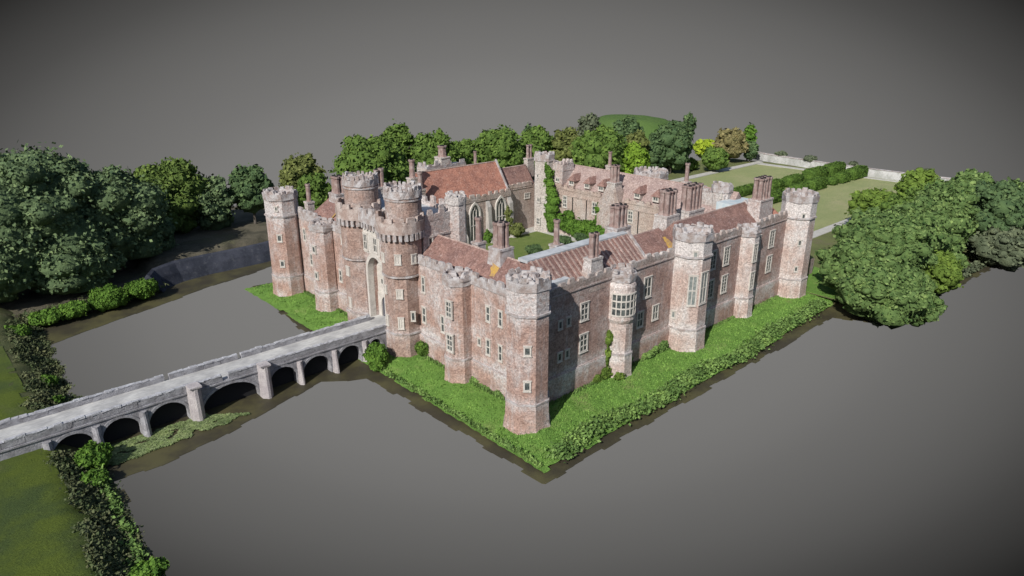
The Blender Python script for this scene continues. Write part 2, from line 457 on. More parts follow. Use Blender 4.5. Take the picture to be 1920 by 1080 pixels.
# parapets
def parapet(parent, x0, y0, x1, y1, z0, z1, th=.45, mat=None, h=.65, w=1.25, gap=.5):
    mb = MB(); a = atan2(y1 - y0, x1 - x0) + pi / 2; L = sqrt((x1 - x0) ** 2 + (y1 - y0) ** 2)
    ns = max(1, int(L / 2.5))
    for i in range(ns):
        u = (i + .5) / ns; hh = (z1 - z0) / 2 * random.uniform(.94, 1.05)
        mb.obox((x0 + (x1 - x0) * u, y0 + (y1 - y0) * u, z0 + hh), a, L / ns / 2 - .002, th / 2 * random.uniform(.96, 1.02), hh)
    merlons(mb, x0, y0, x1, y1, z1 - .05, th, w, gap, h)
    return mb.build("battlement", mat or LICH, parent, jit=.05)
parapet(WS, 1.62, 2.6, 1.62, 12.3, 14.1, 15.0)
parapet(WS, 1.62, 16.3, 1.62, 24.4, 14.1, 15.0)
parapet(WS2, 1.62, 41.4, 1.62, 48.7, 14.1, 15.2)
parapet(WS2, 1.62, 52.5, 1.62, 60.9, 14.1, 15.4)
for x0, x1 in ((2.6, 16.2), (19.8, 30.1), (35.7, 48.6), (52.2, 63.8)):
    parapet(WE, x0, 1.12, x1, 1.12, 14.4, 15.3, mat=BRG)
mb = MB(); mb.box(2, 65, .80, 1.0, 3.1, 3.35); mb.box(2, 65, .84, 1.0, 14.2, 14.42)
mb.build("string_course", BR, WE, jit=.015)
# courtyard parapets
parapet(WN, 57.62, 9.9, 57.62, 32.3, 13.0, 13.5, mat=BRI, h=.55, w=1.1, gap=.7)
parapet(WN, 57.62, 38.4, 57.62, 53.0, 13.0, 13.6, mat=BRI, h=.55, w=1.1, gap=.7)
parapet(WW, 48.6, 58.1, 56.5, 58.1, 12.9, 13.7, mat=BRI, h=.3)
parapet(WH, 30.0, 56.1, 48.2, 56.1, 12.3, 13.0, mat=BRI, h=.7)
mb = MB(); mb.box(57.38, 57.5, 9.9, 53, 11.8, 12.0); mb.build("string_course", BRI, WN)
mb = MB(); mb.box(30, 48.2, 55.84, 56.0, 12.0, 12.25); mb.build("string_course", BRI, WH)
mb = MB(); mb.box(48.6, 56.5, 57.86, 58.0, 12.5, 12.7); mb.build("string_course", BRI, WW)

# ---- roofs
def roof(name, x0, x1, y0, y1, zE, zR, axis, mat, rid=.5, hip0=0, hip1=0, zE2=None, zR2=None, ribs=0, coping=(), lead=False, label=None, sag=.05):
    """gable prism; axis is the ridge direction; rid = where the ridge lies across the width"""
    zE2 = zE if zE2 is None else zE2; zR2 = zR if zR2 is None else zR2
    mb = MB(); N = 14
    L0, L1 = (x0, x1) if axis == 'x' else (y0, y1)
    c0, c1 = (y0, y1) if axis == 'x' else (x0, x1)
    cm = c0 + (c1 - c0) * rid
    def P(l, c, z): return (l, c, z) if axis == 'x' else (c, l, z)
    vs = []
    for i in range(N + 1):
        u = i / N; l = L0 + (L1 - L0) * u
        lr = (L0 + hip0) + (L1 - hip1 - L0 - hip0) * u
        zr = zR + (zR2 - zR) * u + random.uniform(-sag, sag)
        vs += [P(l, c0, zE), P(lr, cm, zr), P(l, c1, zE2), P(l, c1, zE - 1.2), P(l, c0, zE - 1.2)]
    fs = []
    for i in range(N):
        o = i * 5
        for j in range(5): fs.append((o + j, o + (j + 1) % 5, o + 5 + (j + 1) % 5, o + 5 + j))
    fs += [(0, 1, 2, 3, 4), tuple(N * 5 + k for k in (4, 3, 2, 1, 0))]
    mb.add(vs, fs)
    mats = [mat, RIB, LEAD]
    if ribs:
        for i in range(ribs):
            l = L0 + (L1 - L0) * (i + .5 + random.uniform(-.12, .12)) / ribs
            for ca in (c0, c1):
                w_ = .17; e = .15
                A = P(l - w_, ca, zE + .02); B = P(l + w_, ca, zE + .02); C = P(l + w_ * .7, cm, zR - .05); D = P(l - w_ * .7, cm, zR - .05)
                up = (0, 0, e)
                q = [A, B, C, D] + [tuple(p[k] + up[k] for k in range(3)) for p in (A, B, C, D)]
                mb.add(q, [(4, 5, 6, 7), (0, 1, 5, 4), (1, 2, 6, 5), (2, 3, 7, 6), (3, 0, 4, 7)], 1)
    o = mb.build(name, mats, castle)
    if label: o['label'] = label
    if lead:
        m_ = MB()
        q0, q1 = (cm - .1, cm + 1.6)
        if axis == 'x': m_.box(L0, L1, q0, q1, zR - .25, zR + .12)
        m_.build("lead_walk", LEAD, o, jit=.05)
    else:
        m_ = MB(); r_ = .13
        A = P(L0 + hip0, cm, zR); B = P(L1 - hip1, cm, zR2)
        if axis == 'x': m_.add([(A[0], cm - r_, A[2] - .06), (A[0], cm, A[2] + .1), (A[0], cm + r_, A[2] - .06), (B[0], cm - r_, B[2] - .06), (B[0], cm, B[2] + .1), (B[0], cm + r_, B[2] - .06)], [(0, 1, 4, 3), (1, 2, 5, 4), (0, 2, 1), (3, 4, 5)])
        else: m_.add([(cm - r_, A[1], A[2] - .06), (cm, A[1], A[2] + .1), (cm + r_, A[1], A[2] - .06), (cm - r_, B[1], B[2] - .06), (cm, B[1], B[2] + .1), (cm + r_, B[1], B[2] - .06)], [(0, 1, 4, 3), (1, 2, 5, 4), (0, 2, 1), (3, 4, 5)])
        m_.build("ridge_tiles", RIB, o, jit=.03)
    for l, side in coping:
        m_ = MB()
        for ca, zz in ((c0, zE), (c1, zE2)):
            A = P(l - .22, ca, zz + .1); B = P(l + .22, ca, zz + .1); C = P(l + .22, cm, zR + .3); D = P(l - .22, cm, zR + .3)
            q = [tuple(p[k] - (0, 0, .5)[k] for k in range(3)) for p in (A, B, C, D)] + [tuple(p[k] + (0, 0, .12)[k] for k in range(3)) for p in (A, B, C, D)]
            m_.add(q, [(4, 5, 6, 7), (3, 2, 1, 0), (0, 1, 5, 4), (1, 2, 6, 5), (2, 3, 7, 6), (3, 0, 4, 7)])
        m_.build("gable_coping", LICH, o, jit=.03)
    return o

roof("roof", 2.0, 9.1, 5.2, 24.75, 14.3, 17.3, 'y', TILE, rid=.5, hip0=.4, label="brown tiled roof between near corner and gatehouse")
roof("roof", 2.0, 9.1, 41.6, 58.5, 14.3, 18.3, 'y', TILE, rid=.5, hip1=3.0, hip0=0)
roof("roof", 5.0, 24.8, 1.7, 9.3, 14.55, 17.85, 'x', TILE, rid=.5, ribs=21, lead=True, coping=((24.9, 1),), label="brown tiled roof with pale raised ribs and a lead walk")
roof("roof", 25.2, 33.5, 1.7, 9.3, 14.55, 16.9, 'x', TILE, rid=.62, label="shorter plum red tiled roof")
roof("roof", 36.0, 56.7, 1.7, 8.6, 14.55, 17.6, 'x', TILE, rid=.55, coping=((56.9, 1),), label="brown tiled roof behind the farther parapet")
roof("roof", 60.2, 63.6, 1.8, 6.4, 14.55, 16.0, 'x', TILEO, rid=.5)
roof("roof", 26.2, 48.0, 56.5, 64.0, 12.8, 18.9, 'x', TILEO, rid=.56, coping=((48.1, 1),), label="large bright orange tiled chapel roof")
roof("roof", 48.5, 57.5, 58.4, 63.8, 13.2, 17.0, 'x', TILE, rid=.5)
roof("roof", 9.5, 25.5, 57.6, 64.0, 14.2, 17.0, 'x', TILE, rid=.5)
roof("roof", 57.9, 66.3, 9.8, 56.0, 13.2, 17.8, 'y', TILEP, rid=.5, label="long pale brown roof with dormers")
# yellow lichen streaks lying on the tiles
def streak(p0, p1, w0, w1, parent):
    mb = MB(); n = 7; P0, P1 = Vector(p0), Vector(p1); d = (P1 - P0); sd_ = d.cross(Vector((0, 0, 1))).normalized()
    up = sd_.cross(d).normalized(); 
    if up.z < 0: up = -up
    vs = []
    for i in range(n + 1):
        u = i / n; w = (w0 + (w1 - w0) * u) * random.uniform(.6, 1.2) / 2; c = P0 + d * u + up * .06
        vs += [c - sd_ * w, c + sd_ * w]
    mb.add(vs, [(2 * i, 2 * i + 1, 2 * i + 3, 2 * i + 2) for i in range(n)]); mb.build("lichen_patch", YEL, parent)
_roofs = [o for o in castle.children if o.name.startswith('roof')]
streak((5.1, 10.6, 17.0), (3.0, 9.9, 15.2), 1.7, 1.0, _roofs[0])
streak((4.6, 50.6, 17.3), (2.6, 51.4, 15.0), 1.8, .5, _roofs[1])
streak((32.4, 4.6, 16.05), (31.6, 1.9, 14.75), .8, 1.7, _roofs[3])

# blue-grey lead flats
mb = MB(); mb.box(57.2, 64, 7.0, 11.2, 15.2, 16.6)
mb.build("lead_flat", LEADB, castle, jit=.04)
mb = MB(); mb.box(4.9, 9.2, 2.0, 5.0, 14.0, 15.6); mb.build("lead_flat", LEAD, castle)

# ---- dormers on the courtyard roof
for y in (47.3, 42.8, 38.9, 29.5, 25.0):
    mb = MB(); x0 = 58.1; z0 = 14.0
    mb.box(x0, x0 + 2.6, y - .75, y + .75, z0, z0 + 1.25)
    mb.add([(x0 - .35, y - 1.05, z0 + 1.2), (x0 - .35, y + 1.05, z0 + 1.2), (x0 + .5, y, z0 + 2.5), (x0 + 4.0, y, z0 + 2.6), (x0 + 3.2, y - 1.05, z0 + 1.2), (x0 + 3.2, y + 1.05, z0 + 1.2)],
           [(0, 1, 2), (0, 2, 3, 4), (1, 5, 3, 2), (0, 4, 5, 1)], 1)
    o = mb.build("dormer", [BRI, TILE], castle, jit=.03)
    window(o, x0, y, z0 + .72, 180, 1.4, .95, 2, 1)

# ---- chimneys
def chimney(x, y, z0, zb, z1, nx=1, ny=1, r=.42, bw=0., mat=None, wide=None, label=None, gap=.98):
    """square stack z0..zb carrying nx by ny octagonal shafts up to z1"""
    mb = MB(); hx = nx * r * gap + .22 + bw; hy = ny * r * gap + .22 + bw
    k = wide or 1.0
    mb.add([(x - hx * k, y - hy * k, z0), (x + hx * k, y - hy * k, z0), (x + hx * k, y + hy * k, z0), (x - hx * k, y + hy * k, z0),
            (x - hx, y - hy, zb), (x + hx, y - hy, zb), (x + hx, y + hy, zb), (x - hx, y + hy, zb)],
           [(0, 3, 2, 1), (4, 5, 6, 7), (0, 1, 5, 4), (1, 2, 6, 5), (2, 3, 7, 6), (3, 0, 4, 7)])
    mb.box(x - hx - .1, x + hx + .1, y - hy - .1, y + hy + .1, zb - .18, zb + .12)
    o = mb.build("chimney", mat or BRG, castle, jit=.02)
    if label: o['label'] = label
    for i in range(nx):
        for j in range(ny):
            sx_ = x + (i - (nx - 1) / 2) * 2 * r * gap; sy_ = y + (j - (ny - 1) / 2) * 2 * r * gap
            s_ = MB(); lean = random.uniform(-.04, .04)
            s_.loft(sx_, sy_, [(zb + .1, r * 1.05), (zb + .45, r * .86), (z1 - .55, r * .80 + lean), (z1 - .42, r * .98), (z1 - .1 + random.uniform(-.1, .1), r * 1.02)], 8)
            s_.loft(sx_, sy_, [(z1 - .3, r * .5), (z1 + .02, r * .5)], 8, mi=1)
            s_.build("chimney_shaft", [CHIM, VOID], o)
    return o
chimney(5.5, 10.9, 15.0, 18.4, 21.9, 2, 2, .46, mat=LICH, wide=1.25, label="cluster of four fluted shafts on a pale base")
chimney(13.4, 1.9, 13.2, 17.4, 20.8, 2, 1, .42, mat=BRG, wide=1.5)
chimney(14.3, 9.4, 14.0, 17.4, 21.0, 1, 1, .46, mat=LICH)
chimney(9.0, 19.7, 13.0, 16.6, 20.3, 1, 1, .50, mat=LICH)
chimney(25.1, 7.5, 14.0, 18.4, 21.7, 3, 2, .44, mat=LICH, wide=1.3)
chimney(39.2, 9.0, 10.0, 17.6, 21.7, 3, 2, .48, mat=BRG, wide=1.45)
chimney(46.2, 9.3, 11.0, 17.3, 21.6, 4, 2, .50, mat=BRG, wide=1.2)
chimney(57.6, 3.1, 13.0, 18.4, 22.2, 4, 2, .46, mat=BR, wide=1.2, label="broad red stack crowned by ribbed shafts")
chimney(36.2, 64.2, 15.0, 20.6, 23.1, 1, 1, .95, mat=BRI)
chimney(59.0, 61.6, 14.0, 18.2, 21.4, 2, 1, .42, mat=BRI)
chimney(44.0, 62.8, 14.0, 17.0, 21.4, 1, 1, .38, mat=BRI)
chimney(65.0, 42.6, 14.0, 18.2, 21.3, 1, 1, .42, mat=BRI)
chimney(65.0, 23.0, 14.0, 17.5, 21.2, 1, 1, .46, mat=BRI)
chimney(6.0, 53.9, 14.5, 18.8, 21.9, 2, 2, .52, mat=LICH, wide=1.2)
chimney(3.0, 59.4, 13.5, 16.8, 20.1, 1, 1, .42, mat=BRG)
chimney(14.0, 53.6, 10.0, 18.8, 22.2, 2, 1, .5, mat=BRG)
chimney(24.6, 58.6, 12.0, 18.4, 22.1, 1, 1, .6, mat=BRI)
chimney(25.0, 56.6, 12.0, 16.4, 19.9, 1, 1, .5, mat=BRI)
# gabled chimney breast on the courtyard wall
mb = MB()
mb.add([(56.7, 32.0, 0), (56.7, 38.9, 0), (56.7, 38.6, 11.5), (56.7, 36.0, 16.2), (56.7, 34.2, 16.2), (56.7, 32.4, 11.5),
        (58.8, 32.0, 0), (58.8, 38.9, 0), (58.8, 38.6, 11.5), (58.8, 36.0, 16.2), (58.8, 34.2, 16.2), (58.8, 32.4, 11.5)],
       [(0, 5, 4, 3, 2, 1), (6, 7, 8, 9, 10, 11)] + [(i, (i + 1) % 6, 6 + (i + 1) % 6, 6 + i) for i in range(6)])
mb.build("chimney_breast", BRG, castle, jit=.03)
chimney(57.7, 35.1, 14.5, 16.6, 20.2, 2, 2, .42, mat=BRG)

# ---- stair turret and small courtyard turrets
o = tower("stair_turret", 57.0, 54.6, 2.1, 20.2, BRS, zb=2.9, course=(19.0,), per=1, label="tall pale stair turret in the courtyard corner")
TUR = o
mb = MB(); mb.box(57.6, 61.2, 49.6, 53.2, 10, 18.4)
o = mb.build("square_turret", BR, castle)
mb = MB()
for (a_, b_, c_, d_) in ((57.7, 49.7, 61.1, 49.7), (57.7, 49.7, 57.7, 53.1), (61.1, 49.7, 61.1, 53.1)): merlons(mb, a_, b_, c_, d_, 18.39, .4, .9, .5, .7)
mb.box(57.52, 61.28, 49.52, 53.28, 16.9, 17.1)
mb.build("battlement", BR, o, jit=.04)
window(o, 57.6, 51.0, 14.9, 180, 1.3, 1.0, 2, 1)
mb = MB(); mb.box(59.6, 63.2, 11.2, 17.4, 11, 17.4); mb.loft(61.0, 12.6, [(11, 1.7), (18.6, 1.7)], 8)
o = mb.build("square_turret", BRG, castle, label if False else None)
crown(o, 61.0, 12.6, 1.7, 18.9, 8, per=1)
parapet(o, 59.8, 14.4, 59.8, 17.3, 17.3, 17.7, h=.5)
parapet(o, 59.7, 17.2, 63.2, 17.2, 17.3, 17.7, h=.5)
window(o, 59.45, 12.0, 17.3, 180, .8, 1.0, 1, 1)
# tower on the far side behind the chapel
mb = MB(); mb.box(31.2, 41.6, 63.0, 66.5, 0, 18.8); o = mb.build("square_turret", BRI, castle)
parapet(o, 31.3, 63.2, 41.5, 63.2, 18.7, 19.2, h=1.0, w=1.0, gap=.7)
parapet(o, 31.4, 63.2, 31.4, 66.4, 18.7, 19.2, h=1.0)

# ---- chapel windows and buttresses
for x, zc, hh in ((37.9, 7.6, 7.4), (45.1, 8.4, 6.6)):
    mb = MB(); w2 = 1.25; zs = zc + hh / 2 - 1.9; zb_ = zc - hh / 2; n_ = 8
    def prof(w):
        pts = [(-w, zb_)]
        for i in range(n_ + 1):
            a_ = radians(60) * i / n_; pts.append((-w + 2 * w * (1 - cos(a_)), zs + 2 * w * sin(a_)))
        q = pts[1:]; return pts + [(-px_, pz_) for px_, pz_ in q[::-1][1:]] + [(w, zb_)]
    P1 = prof(w2)
    mb.add([(x + a_, 55.93, b_) for a_, b_ in P1], [tuple(range(len(P1)))], 1)
    P2 = prof(w2 + .3)
    n1 = len(P1)
    vs = [(x + a_, 55.62, b_) for a_, b_ in P1] + [(x + a_, 55.62, b_) for a_, b_ in P2] + [(x + a_, 56.02, b_) for a_, b_ in P1] + [(x + a_, 56.02, b_) for a_, b_ in P2]
    fs = []
    for i in range(n1 - 1):
        fs += [(i, i + 1, n1 + i + 1, n1 + i), (n1 + i, n1 + i + 1, 3 * n1 + i + 1, 3 * n1 + i), (i + 1, i, 2 * n1 + i, 2 * n1 + i + 1)]
    mb.add(vs, fs, 0)
    for u in (-.42, .42): mb.box(x + u - .06, x + u + .06, 55.74, 55.95, zb_, zs + 1.0)
    mb.box(x - .05, x + .05, 55.75, 55.95, zs + .9, zs + 2.1)
    mb.box(x - w2, x + w2, 55.76, 55.95, zc - .6, zc - .45)
    mb.build("gothic_window", [TRIM, GLASS], WH)
for x in (34.4, 41.5, 47.7):
    mb = MB(); w = .5
    pr_ = [(56.1, 2.8), (53.9, 2.8), (54.3, 5.2), (54.9, 6.0), (55.2, 10.6), (56.1, 11.9)]
    mb.add([(x - w, a_, b_) for a_, b_ in pr_] + [(x + w, a_, b_) for a_, b_ in pr_],
           [tuple(range(5, -1, -1)), tuple(range(6, 12))] + [(i, (i + 1) % 6, 6 + (i + 1) % 6, 6 + i) for i in range(6)])
    mb.build("buttress", BUTT, WH, jit=.05)

# ---- gatehouse
gate = wall_part("gatehouse", [(3.0, 9.8, 24.8, 42.2, -.5, 19.6), (1.3, 2.99, 28.5, 37.0, 0, 18.3)], BR, "tall gatehouse block behind twin round drums")
parapet(gate, 3.4, 25.0, 9.6, 25.0, 19.5, 20.4, mat=BR, h=1.1, w=1.4, gap=1.0)
parapet(gate, 9.6, 25.2, 9.6, 42.0, 19.5, 20.3, mat=BR, h=1.1, w=1.4, gap=1.0)
parapet(gate, 3.6, 42.0, 9.4, 42.0, 19.5, 20.3, h=1.1, w=1.4, gap=1.0)
mb = MB(); mb.box(3.0, 9.9, 24.66, 24.8, 17.2, 17.5); mb.build("string_course", BR, gate)
mb = MB(); mb.loft(9.3, 25.2, [(11, 1.45), (21.9, 1.4)], 8); o = mb.build("rear_turret", BR, gate)
crown(gate, 9.3, 25.2, 1.4, 22.4, 8, per=1, mat=BRG)
mb = MB(); mb.box(3.2, 9.3, 25.3, 41.8, 19.4, 19.75); mb.build("lead_flat", LEAD, gate)

def gate_tower(cy, label):
    cx = .6
    mb = MB()
    mb.loft(cx, cy, [(-.4, 2.85), (.3, 2.72), (3.3, 2.66), (3.5, 2.55), (12.2, 2.52)], 8)
    mb.loft(cx + .1, cy, [(12.2, 2.62), (12.45, 2.9), (17.2, 2.9), (18.2, 2.86)], 32)
    mb.loft(cx + .7, cy - .1, [(18.0, 2.55), (23.8, 2.55)], 32)
    o = mb.build("gate_tower", BRT, castle); o['label'] = label
    # corbels under the overhanging battlement, dark gaps between them
    c = MB()
    for i in range(26):
        an = 2 * pi * i / 26
        c.obox((cx + .1 + 3.1 * cos(an), cy + 3.1 * sin(an), 18.1), an, .22, .36, .5, 0, 1.0)
    c.build("corbels", LICH, o, jit=.03)
    v = MB(); v.loft(cx + .1, cy, [(17.75, 3.02), (18.5, 3.02)], 32); v.build("corbel_gap_shade", CHIM, o)  # shade between the corbels, put into a ring of darker brick
    c = MB(); c.ring(cx + .1, cy, 18.55, 20.2, 3.42, 2.95, 28)
    for i in range(13):
        an = 2 * pi * (i + .5) / 13; hh = random.uniform(.55, .95)
        c.obox((cx + .1 + 3.18 * cos(an), cy + 3.18 * sin(an), 20.18 + hh / 2), an, .62, .22, hh / 2, 0, .9)
    c.loft(cx + .1, cy, [(18.5, 3.1), (18.9, 3.0)], 28)
    c.build("battlement", BRG2, o, jit=.06)
    m_ = MB(); m_.ring(cx + .1, cy, 12.1, 12.35, 3.0, 2.5, 32); m_.build("string_course", LICH, o)
    m_ = MB(); m_.ring(cx, cy, 3.35, 3.6, 2.78, 2.4, 8); m_.build("string_course", LICH, o)
    m_ = MB(); m_.ring(cx + .7, cy - .1, 22.9, 23.1, 2.68, 2.4, 32); m_.build("string_course", LICH, o)
    crown(o, cx + .7, cy - .1, 2.55, 24.3, 22, per=1, h=.7, over=.12, dep=1.0)
    # conical rubble roof of the drum
    return o
GR = gate_tower(27.0, "gatehouse tower nearer the corner, round drum over octagonal base")
GL = gate_tower(38.3, "gatehouse tower farther along, round drum over octagonal base")
# wall between the towers with the tall arched recess
def arch_panel(x, y0, y1, z0, z1, ya, yb, zsp, xd, mat, parent, name, n=12):
    """wall in plane x pierced by an arch from ya to yb springing at zsp, thickness to xd"""
    r = (yb - ya) / 2; yc = (ya + yb) / 2
    arc = [(yc - r * cos(pi * i / n), zsp + r * 1.25 * sin(pi * i / n)) for i in range(n + 1)]
    poly = [(y0, z0), (ya, z0)] + arc + [(yb, z0), (y1, z0), (y1, z1), (y0, z1)]
    tri = tessellate_polygon([[Vector((p[0], p[1], 0)) for p in poly]])
    mb = MB(); N = len(poly)
    mb.add([(x, p[0], p[1]) for p in poly] + [(xd, p[0], p[1]) for p in poly],
           [tuple(t_) for t_ in tri] + [tuple(N + k for k in t_[::-1]) for t_ in tri] + [(i, (i + 1) % N, N + (i + 1) % N, N + i) for i in range(N)])
    return mb.build(name, mat, parent)
AP = arch_panel(-.3, 29.2, 36.2, 2.5, 18.3, 30.6, 34.9, 10.6, 1.28, BRW, gate, "entrance_wall")
# white stone surround of the arch and the pale panel between the upper windows
mb = MB(); n = 14; yc, zsp = 32.75, 10.6
rin, ro = 2.12, 2.62
vs = []; fs = []
pts_i = [(yc - rin, 3.0)] + [(yc - rin * cos(pi * i / n), zsp + rin * 1.25 * sin(pi * i / n)) for i in range(n + 1)] + [(yc + rin, 3.0)]
pts_o = [(yc - ro, 3.0)] + [(yc - ro * cos(pi * i / n), zsp + ro * 1.25 * sin(pi * i / n)) for i in range(n + 1)] + [(yc + ro, 3.0)]
N = len(pts_i)
vs = [(-.5, a, b) for a, b in pts_i] + [(-.5, a, b) for a, b in pts_o] + [(.5, a, b) for a, b in pts_i] + [(.2, a, b) for a, b in pts_o]
for i in range(N - 1): fs += [(i, i + 1, N + i + 1, N + i), (N + i, N + i + 1, 3 * N + i + 1, 3 * N + i), (i + 1, i, 2 * N + i, 2 * N + i + 1)]
mb.add(vs, fs); mb.box(-.42, -.28, 31.2, 36.0, 13.6, 17.6)
mb.build("arch_surround", TRIM, gate)
mb = MB(); mb.box(1.12, 1.32, 30.6, 34.9, 7.0, 13.2); mb.build("recess_panel", TRIM, gate)
arch_panel(1.0, 30.6, 34.9, 2.8, 7.0, 31.4, 34.0, 5.0, 1.29, TRIM, gate, "door_surround")
mb = MB(); mb.box(1.2, 1.33, 31.4, 34.0, 2.9, 6.8); mb.build("gate_door", DOOR, gate)
# machicolated battlement between the towers
c = MB(); c.box(-1.15, -.65, 29.6, 35.9, 18.55, 20.0); c.box(-1.1, 3.1, 29.6, 35.9, 18.4, 18.9)
merlons(c, -.9, 29.6, -.9, 35.9, 19.98, .45, 1.1, .4, .8)
for i in range(8): c.obox((-.7, 30.0 + i * .78, 18.1), pi, .16, .4, .5)
c.build("battlement", LICH, gate, jit=.05)

# ---- windows: (owner, x, y, z, facing, width, height, lights across, lights up)
WIN = [
('S',1.50,23.06,11.04,180,0.87,2.5,1,2),('S',1.50,23.17,6.37,180,1.0,2.5,1,2),('GR',0.10,24.0,6.28,225,0.69,1.42,1,1),
('S',1.50,18.74,6.31,180,0.93,2.6,1,2),('S1',-1.00,13.9,10.58,180,1.35,2.4,2,3),('S1',-1.00,13.9,5.79,180,1.4,2.5,2,3),
('S',1.50,8.89,10.75,180,0.90,2.2,1,2),('S',1.50,6.50,10.78,180,0.83,2.2,1,2),('S',1.50,10.74,6.24,180,0.7,1.1,1,1),
('S',1.50,8.95,6.06,180,0.9,2.3,1,2),('S',1.50,6.56,6.00,180,0.80,2.3,1,2),
('SE',-2.12,-2.17,10.39,225,0.90,1.20,1,1),('SE',-2.12,-2.17,5.93,225,0.91,1.3,1,1),
('E',6.53,1.00,10.23,270,0.83,1.23,1,1),('E',8.04,1.00,10.28,270,0.85,1.25,1,1),('E',11.01,1.00,10.86,270,1.61,2.5,2,3),
('E',11.04,1.00,6.44,270,1.64,2.6,2,3),('E',6.54,1.00,5.80,270,0.9,1.3,1,1),('E',7.94,1.00,5.81,270,0.86,1.25,1,1),
('E1',16.76,.0,5.46,225,1.05,2.3,1,2),('E',24.22,1.00,11.01,270,1.8,3.1,2,2),('E',22.92,1.00,6.46,270,1.5,2.4,2,2),
('E',26.52,1.00,6.58,270,1.5,2.3,2,2),('E',20.6,1.00,10.61,270,0.8,1.2,1,1),('E',20.91,1.00,5.91,270,0.73,1.23,1,1),
('E2',31.02,-1.98,15.03,225,0.76,1.1,1,1),('E2',31.02,-1.98,9.60,225,1.40,4.7,2,2),('E2',32.6,-2.75,9.88,270,1.7,4.9,2,2),
('E2',30.25,.3,5.46,180,0.77,1.2,1,1),
('E',40.74,1.00,11.49,270,1.7,3.1,2,4),('E',40.79,1.00,6.70,270,1.8,3.1,2,4),('E',44.66,1.00,11.41,270,1.7,3.0,2,5),
('E',44.81,1.00,6.65,270,1.7,3.0,2,5),('E3',50.2,-.9,11.21,270,1.35,3.0,2,5),('E3',50.2,-.9,6.44,270,1.35,3.0,2,5),
('E',54.62,1.00,11.63,270,1.09,2.60,2,5),('E',59.03,1.00,11.53,270,1.8,3.0,2,5),('E',59.06,1.00,7.00,270,1.8,3.0,2,5),
('NE',64.49,-1.51,15.00,225,0.67,1.05,1,1),('NE',64.49,-1.51,10.27,225,0.68,1.05,1,1),('NE',64.49,-1.51,5.43,225,0.64,1.0,1,1),
('SW',-2.25,61.5,10.67,225,0.95,1.3,1,1),('SW',-2.25,61.5,5.93,225,0.88,1.25,1,1),('SW',-2.25,61.5,16.00,225,0.53,0.8,1,1),
('S2W',1.50,59.26,11.12,180,0.95,2.3,1,2),('S2W',1.50,57.45,6.89,180,1.0,2.3,1,2),('S2',-1.40,50.2,10.91,180,1.15,1.3,1,1),
('S2',-1.40,50.2,6.32,180,1.1,1.3,1,1),('S2W',1.50,47.18,6.37,180,1.0,2.2,1,2),('S2W',1.50,44.90,11.05,180,0.9,2.5,1,2),
('G',-.42,34.9,15.3,180,1.2,2.6,2,2),('G',-.42,32.2,15.3,180,1.2,2.4,2,2),('Gd',1.1,33.4,9.0,180,.8,1.1,1,1),
('Gb',4.2,24.8,16.6,270,0.9,1.24,1,1),('W',55.0,58.00,10.63,270,1.7,1.2,3,2),
('T',54.9,54.1,10.30,180,1.1,1.1,2,1),('T',54.9,54.45,15.61,180,0.6,0.9,1,1),('T',54.9,54.13,5.47,180,1.3,1.6,2,2),
('N',57.50,48.50,10.47,180,1.29,2.6,2,3),('N',57.50,39.9,10.44,180,1.5,2.6,2,3),('N',57.50,30.40,10.36,180,1.39,2.5,2,3),('N',57.50,22.0,10.36,180,1.39,2.5,2,3),
]
BLIND = [('GL',-1.95,38.3,15.3,180,1.0,1.4,2,1),('GL',-1.97,38.2,10.2,180,1.0,1.4,2,1),('GL',-1.35,40.5,14.6,135,.6,1.3,1,1),
('GR',-2.18,27.3,14.9,180,.75,1.3,1,1),('GR',-1.36,24.95,14.9,225,.95,1.4,2,1),('GR',.7,24.1,14.8,270,.8,1.3,1,1),
('GR',-1.25,25.15,9.7,225,1.0,1.3,2,1),('GR',-1.98,27.6,10.0,180,.7,1.2,1,1),('GR',-1.28,25.15,5.2,225,.9,1.7,2,1),('GR',-1.98,27.6,5.2,180,.7,1.6,1,1),('GL',-1.97,38.2,5.0,180,.8,1.5,1,1)]
OWN = dict(S=WS, S2W=WS2, E=WE, SE=SE, SW=SW, NE=NE, S1=S1, S2=S2, E1=E1, E2=E2, E3=E3, G=gate, Gd=gate, Gb=gate, GR=GR, GL=GL, W=WW, T=TUR, N=WN)
PALE = {'E2'}
for k, x, y, z, a, w, h, c, r in WIN:
    window(OWN[k], x, y, z, a, w, h, c, r, dark=not (k in PALE))
for k, x, y, z, a, w, h, c, r in BLIND: window(OWN[k], x, y, z, a, w, h, c, r, blind=True)
# oriel: a band of lights wrapped round the bow
mb = MB(); R_ = 2.0; cx_, cy_ = 17.9, .6
a0, a1 = radians(185), radians(292); ncol = 6; nrow = 3; zb_, zt = 9.2, 12.3; seg = 24
def arcband(r, za, zc_, mi, aa=a0, ab=a1):
    vs = []; s_ = max(2, int(seg * (ab - aa) / (a1 - a0)))
    for i in range(s_ + 1):
        an = aa + (ab - aa) * i / s_
        for q, zz in ((r, za), (r, zc_), (1.8, zc_), (1.8, za)): vs.append((cx_ + q * cos(an), cy_ + q * sin(an), zz))
    fs = []
    for i in range(s_):
        for j in range(4): fs.append((4 * i + j, 4 * i + (j + 1) % 4, 4 * i + 4 + (j + 1) % 4, 4 * i + 4 + j))
    fs += [(3, 2, 1, 0), tuple(4 * s_ + j for j in range(4))]
    mb.add(vs, fs, mi)
arcband(2.03, zb_, zt, 1)
for j in range(nrow + 1):
    zz = zb_ + (zt - zb_) * j / nrow; arcband(2.12 if j in (0, 3) else 2.09, zz - .1, zz + .1, 0)
for i in range(ncol + 1):
    an = a0 + (a1 - a0) * i / ncol; arcband(2.105, zb_, zt, 0, an - .035, an + .035)
mb.build("window", [TRIM, GLASS], E1)
